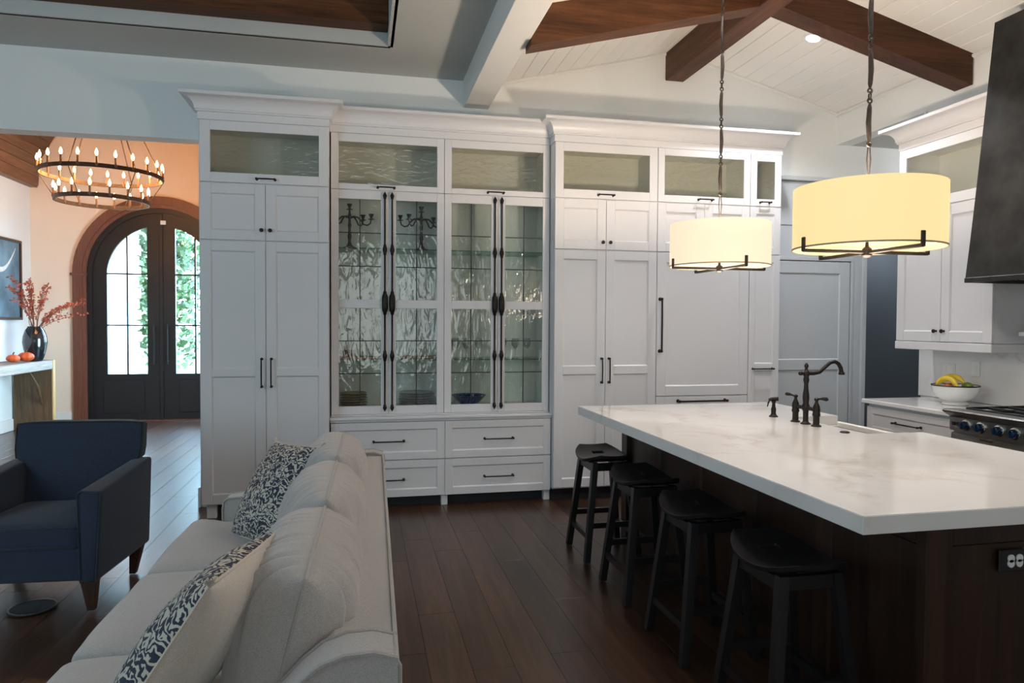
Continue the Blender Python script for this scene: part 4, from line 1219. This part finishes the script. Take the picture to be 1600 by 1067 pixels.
for i, (x, lb) in enumerate(((.79, 'first stemmed wine glass from the left on the lower shelf behind the third hutch door'), (.885, 'second stemmed wine glass from the left on the lower shelf behind the third hutch door'), (.99, 'third stemmed wine glass from the left on the lower shelf behind the third hutch door'),
                            (1.205, 'stemmed wine glass at the left on the lower shelf behind the rightmost hutch door'), (1.31, 'stemmed wine glass in the middle of the lower shelf behind the rightmost hutch door'), (1.42, 'stemmed wine glass at the right on the lower shelf behind the rightmost hutch door'))):
    o = MB().lathe(gp, (0, 0, 0), 16).build('wine_glass', M['crystal'], None, smooth=60, origin=(0, 0, 0)) if g0 is None else g0.copy()
    if g0 is None: g0 = o
    else: COL.objects.link(o)
    o.location = (x, 5.88+.03*(i % 2), zs2); tag(o, lb, 'glass', 'stemware in the hutch')

# ================================================================== SOFT FURNITURE
def fbm(p, s): return noise.noise(Vector(p)*s)
def cushion(w, h, th, n=26, e=3.2, q=.42, corner=.16, wr=0.0, seed=0, two=False, pinch=0.0):
    """knife-edge cushion in local X (width) / Z (height), thickness along Y; returns MB and its seam loop"""
    mb = MB(); F = []; B = []
    for i in range(n):
        rf = []; rb = []
        for j in range(n):
            u = -math.cos(PI*i/(n-1)); v = -math.cos(PI*j/(n-1))
            u = .75*u+.25*(-1+2*i/(n-1)); v = .75*v+.25*(-1+2*j/(n-1))
            x = w/2*u*math.sqrt(max(0, 1-corner*v*v)) if corner > 0 else w/2*u*(1+corner*(1-v*v))
            z = h/2*v*math.sqrt(max(0, 1-corner*u*u)) if corner > 0 else h/2*v*(1+corner*(1-u*u))
            t = max(0.0, (1-abs(u)**e)*(1-abs(v)**e))**q*th/2
            if wr:
                body = min(1, t/(th*.14))
                d = wr*.9*fbm((x*6+seed, z*6, seed), 1)*min(1, t/(th*.25))
                for k in range(9):                       # gathers running in from the seam
                    sd = math.sin(seed*7.3+k*12.9898)*43758.5453; r1 = sd-math.floor(sd)
                    sd = math.sin(seed*3.1+k*78.233)*12345.678; r2 = sd-math.floor(sd)
                    c0 = -.95+1.9*(k+r1*.8)/9; ln = .18+.42*r2; top = 1-v
                    if k in (0, 8): ln = .75
                    cc = c0+.10*(r2-.5)*top*4
                    if top < ln*1.6:
                        d -= wr*(.45+.9*r1)*math.exp(-((u-cc)/(.016+.02*r2))**2)*math.exp(-(top/ln)**2)
                        d += wr*.5*math.exp(-((u-cc-.05)/.04)**2)*math.exp(-(top/ln)**2)
                t += d*body
                t = max(t, 0)
            rf.append((x, -t, z)); rb.append((x, t, z))
        F.append(rf); B.append(rb)
    mb.grid(F, n, n, 0); mb.grid(B, n, n, 1 if two else 0)
    loop = [F[i][0] for i in range(n)]+[F[n-1][j] for j in range(1, n)]+[F[i][n-1] for i in range(n-2, -1, -1)]+[F[0][j] for j in range(n-2, 0, -1)]
    return mb, [(p[0], 0, p[2]) for p in loop]
def xf(mb, mat):
    mb.v = [mat @ v for v in mb.v]; return mb
def rbox(x0, y0, z0, x1, y1, z1, r=.03, n=9, puff=(0, 0, 0), seed=0, amp=0.0):
    """soft rounded box"""
    mb = MB(); c = Vector(((x0+x1)/2, (y0+y1)/2, (z0+z1)/2)); h = Vector(((x1-x0)/2, (y1-y0)/2, (z1-z0)/2))
    for a in range(3):
        o = [i for i in range(3) if i != a]
        for s in (-1, 1):
            P = []
            for i in range(n):
                row = []
                for j in range(n):
                    d = [0, 0, 0]; d[a] = s
                    d[o[0]] = -math.cos(PI*i/(n-1)); d[o[1]] = -math.cos(PI*j/(n-1))
                    p = Vector([d[k]*h[k] for k in range(3)])
                    inn = Vector([max(-h[k]+r, min(h[k]-r, p[k])) for k in range(3)])
                    dv = p-inn
                    if dv.length > 1e-9: p = inn+dv.normalized()*r
                    for k in range(3):
                        if puff[k]:
                            oo = [m for m in range(3) if m != k]
                            p[k] += puff[k]*(p[k]/h[k])*max(0, 1-(p[oo[0]]/h[oo[0]])**2)*max(0, 1-(p[oo[1]]/h[oo[1]])**2)
                    if amp: p += Vector((fbm((p.x*6+seed, p.y*6, p.z*6), 1), fbm((p.x*6, p.y*6+seed, p.z*6), 1), fbm((p.x*6, p.y*6, p.z*6+seed), 1)))*amp
                    row.append(c+p)
                P.append(row)
            mb.grid(P, n, n)
    return mb
def sofa():
    t = thing('sofa', 'long light grey linen three-seat sofa with its back to the kitchen', 'sofa', (0, 0, 0), 0, None, local=True)
    y0, y1 = 1.50, 3.935; xb = .105; xs = -.10
    # base and back
    rbox(-.74, y0+.10, .10, .02, y1-.10, .30, .02, 9).build('base_rail', M['sofa'], t, smooth=60)
    mb = MB(); N = 14
    poly = [(xs-.06, .28), (xs+.035, .755), (xs+.060, .772), (xb-.012, .770), (xb, .752), (xb-.005, .10), (xs-.06, .10)]
    mb.prism(poly, 'y', y0+.01, y1-.01); b = mb.build('back_frame', M['sofa'], t, smooth=30)
    p = MB()
    p.tube([(xb, y0+.01, .14), (xb, y0+.01, .752), (xb-.012, y0+.02, .771), (xb-.008, y0+.05, .772), (xb-.008, y1-.05, .772), (xb-.012, y1-.02, .771), (xb, y1-.01, .752), (xb, y1-.01, .14)], .005, 6)
    p.build('piping', M['piping'], b)
    # arms: top sweeps down from the back to a low front
    prof = [(xb-.004, .10), (xb-.004, .772), (.05, .788), (-.01, .786), (-.06, .770), (-.105, .735), (-.15, .690), (-.21, .640), (-.30, .605), (-.45, .585), (-.62, .578), (-.695, .572), (-.715, .555), (-.720, .52), (-.715, .10)]
    for ya, yb, s in ((y0, y0+.115, -1), (y1-.115, y1, 1)):
        a = MB().prism(prof, 'y', ya, yb).build('arm', M['sofa'], t, smooth=40)
        p = MB()
        for yy in (ya, yb): p.tube([(x, yy, z) for x, z in prof[1:]], .0055, 6)
        p.build('piping', M['piping'], a)
    # seat cushions; the outer two wrap round the arm fronts
    for i, (ya, yb) in enumerate(((1.62, 2.355), (2.36, 3.095), (3.10, 3.815))):
        mb = rbox(-.885, ya+.003, .30, -.12, yb-.003, .462, .045, 13, (.02, 0, .032), i*3.1, .004)
        if i != 1:
            for k, v in enumerate(mb.v):
                w_ = max(0, min(1, (-.735-v.x)/.05))
                if i == 0 and v.y < ya+.20: mb.v[k] = Vector((v.x, v.y-w_*.11*(1-(v.y-ya)/.20), v.z))
                if i == 2 and v.y > yb-.20: mb.v[k] = Vector((v.x, v.y+w_*.10*(1-(yb-v.y)/.20), v.z))
        c = mb.build('seat_cushion', M['sofa'], t, smooth=70)
    # back cushions: plump, knife-edged, seam along the middle of the top
    for i, (ya, yb) in enumerate(((1.630, 2.350), (2.355, 3.090), (3.095, 3.81))):
        w = yb-ya+.02
        mb, loop = cushion(w, .56, .30, 76, 3.6, .44, .22, .021, i*1.7+.5)
        Mx = Matrix.Translation((-.165, (ya+yb)/2, .655+(0, .004, .012)[i])) @ Matrix.Rotation(math.radians(14), 4, 'Y') @ Matrix.Rotation(-PI/2, 4, 'Z')
        xf(mb, Mx); c = mb.build('back_cushion', M['sofa'], t, smooth=75)
        p = MB().tube([Mx @ Vector(q) for q in loop], .0055, 6, closed=True); p.build('piping', M['piping'], c)
    for x in (-.66, .03):
        for y in (y0+.06, y1-.06): MB().lathe([(.018, 0), (.027, .11)], (x, y, 0), 12).build('foot', M['legwood'], t)
    t.rotation_euler.z = math.radians(-1.1); t.location = (-.050, .0, .0062)
    return t
sofa()
def throw_pillow(label, loc, az, lean, roll, size, th=.17, seed=0):
    t = thing('throw_pillow', label, 'pillow', loc, 0, 'throw pillows on the sofa', local=True)
    mb, loop = cushion(size, size, th, 30, 2.2, .5, -.035, .004, seed, two=True)
    c = mb.build('cover', [M['print'], M['pillowback']], t, smooth=80, origin=(0, 0, 0))
    MB().tube(loop, .004, 6, closed=True).build('piping', M['tassel'], t, origin=(0, 0, 0))
    ts = MB()
    for sx in (-1, 1):
        for sz in (-1, 1):
            a = Vector((sx*size/2*.985, 0, sz*size/2*.985)); d = Vector((sx, 0, sz)).normalized()
            for k in range(7):
                q = Vector((math.sin(k*2.4), math.cos(k*1.9), math.sin(k*3.3)))*.006
                ts.tube([a, a+d*.016+q*.6, a+d*.034+q*1.6], [.004, .0032, .0018], 5)
    ts.build('corner_tassel', M['tassel'], t, origin=(0, 0, 0))
    n = Vector((math.cos(az)*math.cos(lean), math.sin(az)*math.cos(lean), math.sin(lean)))   # printed face normal
    up = (Vector((0, 0, 1))-n*n.z).normalized(); rt = up.cross(-n)
    R = Matrix((rt, -n, up)).transposed().to_4x4()
    t.matrix_world = Matrix.Translation(loc) @ R @ Matrix.Rotation(roll, 4, 'Y')
    return t
throw_pillow('navy scroll-print throw pillow at the far end of the sofa, print facing the room', (-.390, 3.40, .706), math.radians(208), math.radians(30), math.radians(5), .475, .17, 1.0)
throw_pillow('navy scroll-print throw pillow at the near end of the sofa, plain cream back showing', (-.405, 1.79, .715), math.radians(168), math.radians(33), math.radians(5), .53, .19, 4.0)

def armchair():
    t = thing('armchair', 'dark navy upholstered armchair with tapered wooden legs left of the sofa', 'armchair', (0, 0, 0), 0, None, local=True)
    # local: x across (0 centre), y depth from front 0 to back .78
    N = M['navy']
    xw = .385
    mb = MB(); mb.box(-xw+.05, .03, .155, xw-.05, .72, .325, .012); mb.build('seat_base', N, t)
    c = rbox(-.275, .025, .318, .275, .60, .445, .03, 11, (0, 0, .022), 2, .003).build('seat_cushion', N, t, smooth=70)
    p = MB()
    for z in (.335, .432): p.tube([(-.27, .3, z), (-.272, .045, z), (-.25, .026, z), (.25, .026, z), (.272, .045, z), (.27, .3, z)], .005, 6)
    p.build('piping', M['navypipe'], c)
    for s in (-1, 1):
        # arm: front tapers towards the floor, top slopes slightly up to the back
        a = MB()
        fr_b = [(s*.285, .0, .155), (s*.362, .0, .155), (s*.372, .70, .150), (s*.285, .70, .150)]
        fr_t = [(s*.275, .0, .628), (s*.392, .0, .622), (s*.39, .70, .672), (s*.29, .70, .672)]
        a.hexa(fr_b, fr_t)
        o = a.build('arm', N, t, smooth=0)
        m_ = o.modifiers.new('soft', 'BEVEL'); m_.width = .018; m_.segments = 3; m_.limit_method = 'NONE'
        for pl in o.data.polygons: pl.use_smooth = True
        p = MB().tube([(s*.287, -.002, .16), (s*.277, -.002, .612), (s*.292, -.002, .627), (s*.376, -.002, .621), (s*.389, -.002, .606), (s*.361, -.002, .16)], .0045, 6)
        p.build('piping', M['navypipe'], o)
    # back: leans rearward, T-shaped above the arms
    b = MB(); n = 9; rows = 15
    F = []; B = []
    for i in range(rows):
        z = .155+(.893-.155)*i/(rows-1); k = i/(rows-1)
        F.append([]); B.append([])
        for j in range(n):
            u = -1+2*j/(n-1)
            w = .275 if z < .655 else .275+(.350-.275)*min(1, (z-.655)/.03)
            if z < .655: w = .29
            yf = .54+.115*k-.022*(1-u*u)*math.sin(PI*min(1, max(0, (k-.3)/.75)))
            yb_ = .690+.075*k
            e = .02*abs(u)**8
            zz = z-(.012*abs(u)**6 if i == rows-1 else 0)
            F[i].append((u*w, yf+e, zz)); B[i].append((u*w, yb_-e, zz))
    b.grid(F, rows, n); b.grid(B, rows, n)
    rim = [(0, j) for j in range(n)]+[(i, n-1) for i in range(1, rows)]+[(rows-1, j) for j in range(n-2, -1, -1)]+[(i, 0) for i in range(rows-2, 0, -1)]
    K = len(rim); b.add([F[i][j] for i, j in rim]+[B[i][j] for i, j in rim], [(k, (k+1) % K, K+(k+1) % K, K+k) for k in range(K)])
    bk = b.build('back', N, t, smooth=50)
    mo = bk.modifiers.new('soft', 'BEVEL'); mo.width = .012; mo.segments = 2; mo.angle_limit = math.radians(50)
    tops = [F[rows-1][j] for j in range(n)]
    p = MB().tube([F[i][0] for i in range(10, rows)]+tops[1:-1]+[F[i][n-1] for i in range(rows-1, 9, -1)], .0045, 6); p.build('piping', M['navypipe'], bk)
    for s in (-1, 1):
        w0, w1 = .017, .034
        for (y, yb_, sl) in ((.045, .055, 0), (.66, .585, 0)):
            cx = s*.315; bx = s*.318
            MB().hexa([(bx-w0, yb_-w0, 0), (bx+w0, yb_-w0, 0), (bx+w0, yb_+w0, 0), (bx-w0, yb_+w0, 0)], [(cx-w1, y-w1+.0, .156), (cx+w1, y-w1, .156), (cx+w1, y+w1, .156), (cx-w1, y+w1, .156)]).build('leg', M['legwood'], t, smooth=0)
    t.location = (-1.676, 3.925, .0062); t.rotation_euler.z = math.radians(-4.5)
armchair()
ov = thing('floor_outlet', 'round black floor outlet cover in the wood floor before the armchair', 'outlet', (-1.66, 4.03, .0062))
MB().lathe([(.001, .0062), (.105, .0062), (.112, .008), (.112, .0115), (.098, .013), (.001, .013)], (-1.66, 4.03, 0), 32).build('cover_plate', M['toe'], ov)
MB().lathe([(.100, .0128), (.110, .0125), (.110, .0142), (.100, .0145)], (-1.66, 4.03, 0), 32, wall=True).build('rim', M['steel'], ov)

# ================================================================== ENTRY HALL
def console():
    t = thing('console_table', 'weathered wood console table against the left wall of the entry', 'table', (-4.37, 9.3, 0))
    x0, x1, y0, y1 = -4.595, -4.11, 8.2, 10.75; zt = .955
    MB().box(x0, y0, zt-.125, x1, y1-.075, zt, .010).build('top', M['console'], t)
    for a, b in ((y1-.075, y1), (y0-.075, y0)):
        lg = MB().box(x0, a, 0, x1-.014, b, zt, .006).build('leg', M['consoleleg'], t)
        MB().box(x1-.016, a-.001, 0, x1+.002, b+.001, zt+.001, .004).build('lit_leg_face', M['consolelit'], lg)  # thin board added to colour the leg's lit side face
    c = MB(); c.tube([(x1-.10, y1-.55, zt-.125), (x1-.12, y1-.26, zt-.35), (x1-.14, y1-.06, zt-.62)], [.016, .022, .012], 8)
    c.build('brace', M['consoleleg'], t)
    return x0, x1, y0, y1, zt
cx0, cx1, cy0, cy1, czt = console()
M['vase'] = plain('black_vase_glaze', (.010, .014, .018), .12, 0, .7, var=.2)
vx, vy = -4.215, 10.40
vz = czt+.001
tag(MB().lathe([(.075, 0), (.085, .006), (.105, .06), (.130, .16), (.142, .25), (.135, .33), (.110, .41), (.085, .445), (.080, .46), (.072, .46), (.078, .44), (.11, .40), (.001, .38)], (vx, vy, vz), 28).build('vase', M['vase'], smooth=60), 'tall glossy black vase holding red branches on the console table', 'vase')
def branches():
    t = thing('berry_branches', 'spray of orange-red berry branches standing in the black vase', 'branches', (vx, vy, vz+.40))
    rnd = random.Random(11); M['twig'] = plain('brown_twig', (.12, .05, .03), .7); M['leafred'] = plain('orange_red_leaf', (.34, .055, .014), .6, var=.5, vs=30)
    lv = MB()
    for i in range(24):
        az = rnd.uniform(-PI, PI); reach = rnd.uniform(.08, .42); up = rnd.uniform(.32, .68)
        if i % 3 == 0: az = rnd.uniform(-.5, .9); reach = rnd.uniform(.35, .62); up = rnd.uniform(.14, .42)
        p0 = Vector((vx+.03*math.cos(az), vy+.03*math.sin(az), vz+.385)); pts = []
        dx = math.cos(az)*reach; dy = math.sin(az)*reach
        if vx+dx < -4.50: dx = -4.50-vx
        for k in range(9):
            s = k/8
            pts.append(p0+Vector((dx*s**1.4, dy*s**1.4, .08*s+up*math.sin(s*PI/2)*.95))+Vector((fbm((i, s*4, 0), 1), fbm((i, s*4, 7), 1), fbm((i, 3, s*4), 1)))*.025)
        MB().tube(pts, [.0045*(1-.6*k/8) for k in range(9)], 5).build('twig', M['twig'], t, smooth=0)
        for k in range(40):
            s = .28+.72*rnd.random(); j = min(7, int(s*8)); f = s*8-j
            p = pts[j].lerp(pts[j+1], f)+Vector((rnd.uniform(-1, 1), rnd.uniform(-1, 1), rnd.uniform(-1, 1)))*.022
            if p.x < -4.52: p.x = -4.52
            d = Vector((rnd.uniform(-1, 1), rnd.uniform(-1, 1), rnd.uniform(-.4, 1))).normalized(); w = d.orthogonal().normalized()
            L = rnd.uniform(.024, .046)
            lv.add([p, p+d*L*.5+w*L*.3, p+d*L, p+d*L*.5-w*L*.3], [(0, 1, 2), (0, 2, 3)])
    o = lv.build('foliage', M['leafred'], t, smooth=0); o['kind'] = 'stuff'
branches()
M['pumpkin'] = plain('orange_gourd_skin', (.50, .085, .015), .5, var=.25, vs=20)
def pumpkin(x, y, z, r, label):
    t = thing('pumpkin', label, 'pumpkin', (x, y, z), 0, 'small pumpkins on the console')
    n = 32; K = 9; vs = []; fs = []; mb = MB()
    for i in range(K):
        a = PI*i/(K-1)
        for k in range(n):
            q = 2*PI*k/n; rr = r*math.sin(a)*(1+.09*abs(math.cos(q*4))-.04)+1e-4
            vs.append((x+rr*math.cos(q), y+rr*math.sin(q), z+r*.75-r*.75*math.cos(a)*(1-.12*math.sin(a)**0)))
    for i in range(K-1):
        for k in range(n): fs.append((i*n+k, i*n+(k+1) % n, (i+1)*n+(k+1) % n, (i+1)*n+k))
    mb.add(vs, fs); mb.build('rind', M['pumpkin'], t, smooth=60)
    MB().tube([(x, y, z+r*1.35), (x+.004, y, z+r*1.6), (x+.014, y, z+r*1.8)], [.012, .008, .009], 8).build('stem', M['consoleleg'], t)
pumpkin(-4.215, 10.14, czt+.001, .092, 'larger orange pumpkin on the console, right of the small one, before the vase')
pumpkin(-4.29, 9.97, czt+.001, .075, 'smaller orange pumpkin at the left on the console')
# artwork with a pale curved horn on slate blue
def artwork():
    t = thing('framed_picture', 'large slate blue picture with a pale curved horn, dark frame, above the console', 'picture', (-4.61, 10.0, 1.50))
    x = -4.618; y0, y1, z0, z1 = 9.05, 10.93, 1.50, 2.59
    f = MB(); w = .035
    f.box(x, y0, z0, x+.045, y0+w, z1, .003).box(x, y1-w, z0, x+.045, y1, z1, .003).box(x, y0+w, z0, x+.045, y1-w, z0+w, .003).box(x, y0+w, z1-w, x+.045, y1-w, z1, .003)
    f.build('frame', M['legwood'], t)
    m, nt, p, n, l = new_mat('slate_blue_painting')
    v = coords(nt, (1, 1, 1), False); a = tex_noise(nt, v, 3.0, 5, .6)
    l.new(ramp(nt, a.outputs['Fac'], [(.25, (.035, .065, .09)), (.5, (.10, .165, .21)), (.75, (.17, .25, .31))]), p.inputs['Base Color']); p.inputs['Roughness'].default_value = .6
    MB().box(x+.004, y0+w, z0+w, x+.022, y1-w, z1-w).build('canvas', m, t, smooth=0)
    # horn: a tapered pale brush stroke lying flat on the canvas
    pts = []; N = 26; ym = (y0+y1)/2
    for i in range(N+1):
        s = -1+2*i/N; y = ym+s*.80
        z = z1-.40-.03*math.sin(abs(s)*PI*1.3)+.26*max(0, (abs(s)-.55)/.45)**1.6; r = .036*(1-abs(s)**3*.75)
        pts.append((y, z, r))
    mb = MB(); top = [(y, z+r) for y, z, r in pts]; bot = [(y, z-r) for y, z, r in pts]
    mb.add([(x+.0225, a_, b_) for a_, b_ in top]+[(x+.0225, a_, b_) for a_, b_ in bot]+[(x+.0245, a_, b_) for a_, b_ in top]+[(x+.0245, a_, b_) for a_, b_ in bot],
           [q for i in range(N) for q in ((2*(N+1)+i, 2*(N+1)+i+1, 3*(N+1)+i+1, 3*(N+1)+i), (i, i+1, N+1+i+1, N+1+i), (i, i+1, 2*(N+1)+i+1, 2*(N+1)+i), (N+1+i, N+1+i+1, 3*(N+1)+i+1, 3*(N+1)+i))])
    mb.build('painted_horn', plain('pale_paint', (.62, .60, .56), .6, var=.15, vs=20), t, smooth=0)
artwork()
# chandelier
def chandelier():
    c = Vector((XC+.115, 8.57, 0)); z1, z2 = 3.10, 2.82
    t = thing('chandelier', 'two-tier black iron ring chandelier with lit candle bulbs in the entry hall', 'chandelier', (c.x, c.y, z2))
    flame = emit('lit_candle_bulb', (1.0, .62, .26), 26)
    sleeve = plain('candle_sleeve', (.10, .06, .035), .6)
    hb = .022; ch = None
    cand_mesh = None; bulb_mesh = None
    for z, R, n, off in ((z1, .60, 22, .10), (z2, .46, 16, .05)):
        MB().lathe([(R-.008, z-hb), (R+.008, z-hb), (R+.008, z+hb), (R-.008, z+hb)], (c.x, c.y, 0), 72, wall=True).build('ring', M['iron'], t, smooth=30)
        for k in range(n):
            a = 2*PI*(k+off*3)/n; x, y = c.x+R*math.cos(a), c.y+R*math.sin(a)
            if cand_mesh is None:
                m0 = MB().lathe([(.013, -.03), (.020, -.004), (.021, 0), (.011, .002), (.011, .075), (.001, .076)], (0, 0, 0), 10).build('candle', sleeve, None, origin=(0, 0, 0)); cand_mesh = m0.data; bpy.data.objects.remove(m0)
                m0 = MB().lathe([(.006, 0), (.013, .014), (.016, .028), (.012, .046), (.006, .062), (.001, .074)], (0, 0, 0), 10).build('bulb', flame, None, origin=(0, 0, 0)); bulb_mesh = m0.data; bpy.data.objects.remove(m0)
            o = bpy.data.objects.new('candle', cand_mesh); COL.objects.link(o); o.parent = t; o.location = Vector((x, y, z+hb))-WP[t]
            b = bpy.data.objects.new('bulb', bulb_mesh); COL.objects.link(b); b.parent = o; b.location = (0, 0, .076)
    for k in range(6):
        a = 2*PI*(k+.3)/6
        p = (c.x+.60*math.cos(a), c.y+.60*math.sin(a), z1+hb); top = (c.x+.03*math.cos(a), c.y+.03*math.sin(a), 4.35)
        q = (c.x+.46*math.cos(a), c.y+.46*math.sin(a), z2+hb)
        MB().tube([p, top], .006, 6).build('suspension_rod', M['iron'], t)
        MB().tube([(c.x+.60*math.cos(a), c.y+.60*math.sin(a), z1-hb), q], .005, 6).build('tier_rod', M['iron'], t)
    MB().tube([(c.x, c.y, 4.34), (c.x, c.y, 4.80)], .008, 8).lathe([(.045, 4.33), (.05, 4.35), (.045, 4.37)], (c.x, c.y, 0), 16).build('down_rod', M['iron'], t)
    for k in range(4):
        a = PI/4+PI/2*k
        point('chandelier_lamp', (c.x+.5*math.cos(a), c.y+.5*math.sin(a), z1+.14), 38, (1.0, .42, .14), .12)
chandelier()

# ================================================================== OUTDOORS THROUGH THE ENTRY DOOR
M['lawn'] = plain('lawn_grass', (.035, .085, .014), .9, var=.5, vs=6)
M['drive'] = plain('pale_paving', (.20, .17, .135), .8, var=.12, vs=3)
M['stucco'] = plain('white_stucco', (.62, .60, .57), .8, var=.03, vs=4)
M['leaf'] = plain('tree_leaf', (.030, .065, .016), .6, var=.6, vs=1.5)
M['bark'] = plain('tree_bark', (.10, .07, .05), .9, var=.3, vs=8)
S(MB().box(-30, YF+.2, -.20, 20, 60, -.06).build('ground_lawn', M['lawn'], smooth=0))
S(MB().box(-9, YF+.2, -.07, 1.5, 17.5, -.03).build('ground_paving', M['drive'], smooth=0))
pc = thing('porch_wall', 'bright white stucco porch wall seen through the left door leaf', 'wall', (-4.9, 13.3, -.03))
MB().box(-6.4, 13.0, -.03, -3.86, 13.5, 4.6).build('wall_face', M['stucco'], pc, smooth=0)
for k in range(24):
    e = .045 if k % 2 else .075
    MB().box(-3.86, 12.99, .0+k*.19, -3.86+e, 13.51, .0+k*.19+.165, .01).build('quoin_stone', M['stucco'], pc)
def tree(x, y, h, r, seed, label):
    t = thing('tree', label, 'tree', (x, y, -.06), 0, 'trees beyond the lawn'); rnd = random.Random(seed)
    MB().tube([(x, y, -.06), (x+.1, y, h*.25), (x-.1, y+.1, h*.6)], [.22, .16, .08], 8).build('trunk', M['bark'], t)
    lv = MB()
    for k in range(4200):
        d = Vector((rnd.gauss(0, 1), rnd.gauss(0, 1), rnd.gauss(0, 1))).normalized()*(rnd.random()**.4)
        cl = 1+.35*fbm((d.x*2+seed, d.y*2, d.z*2), 1.3)
        p = Vector((x, y, h*.55))+Vector((d.x*r*cl, d.y*r*cl, d.z*h*.5*cl))
        if p.z < .3: continue
        a = Vector((rnd.uniform(-1, 1), rnd.uniform(-1, 1), rnd.uniform(-1, 1))).normalized(); b = a.orthogonal().normalized(); s = rnd.uniform(.10, .24)
        lv.add([p, p+a*s*.5+b*s*.35, p+a*s, p+a*s*.5-b*s*.35], [(0, 1, 2), (0, 2, 3)])
    o = lv.build('foliage', M['leaf'], t, smooth=0); o['kind'] = 'stuff'
tree(-5.0, 19.0, 6.0, 1.25, 1, 'dark leafy tree close beside the edge of the white porch wall')
tree(-4.0, 25.5, 9, 2.1, 2, 'green tree at the left of the view through the right door leaf')
tree(-9.0, 31, 10, 2.4, 5, 'tall green tree seen between the porch wall and the door stile')
tree(-1.6, 21.5, 7.5, 1.35, 8, 'leafy green tree seen at the right edge of the right door leaf')
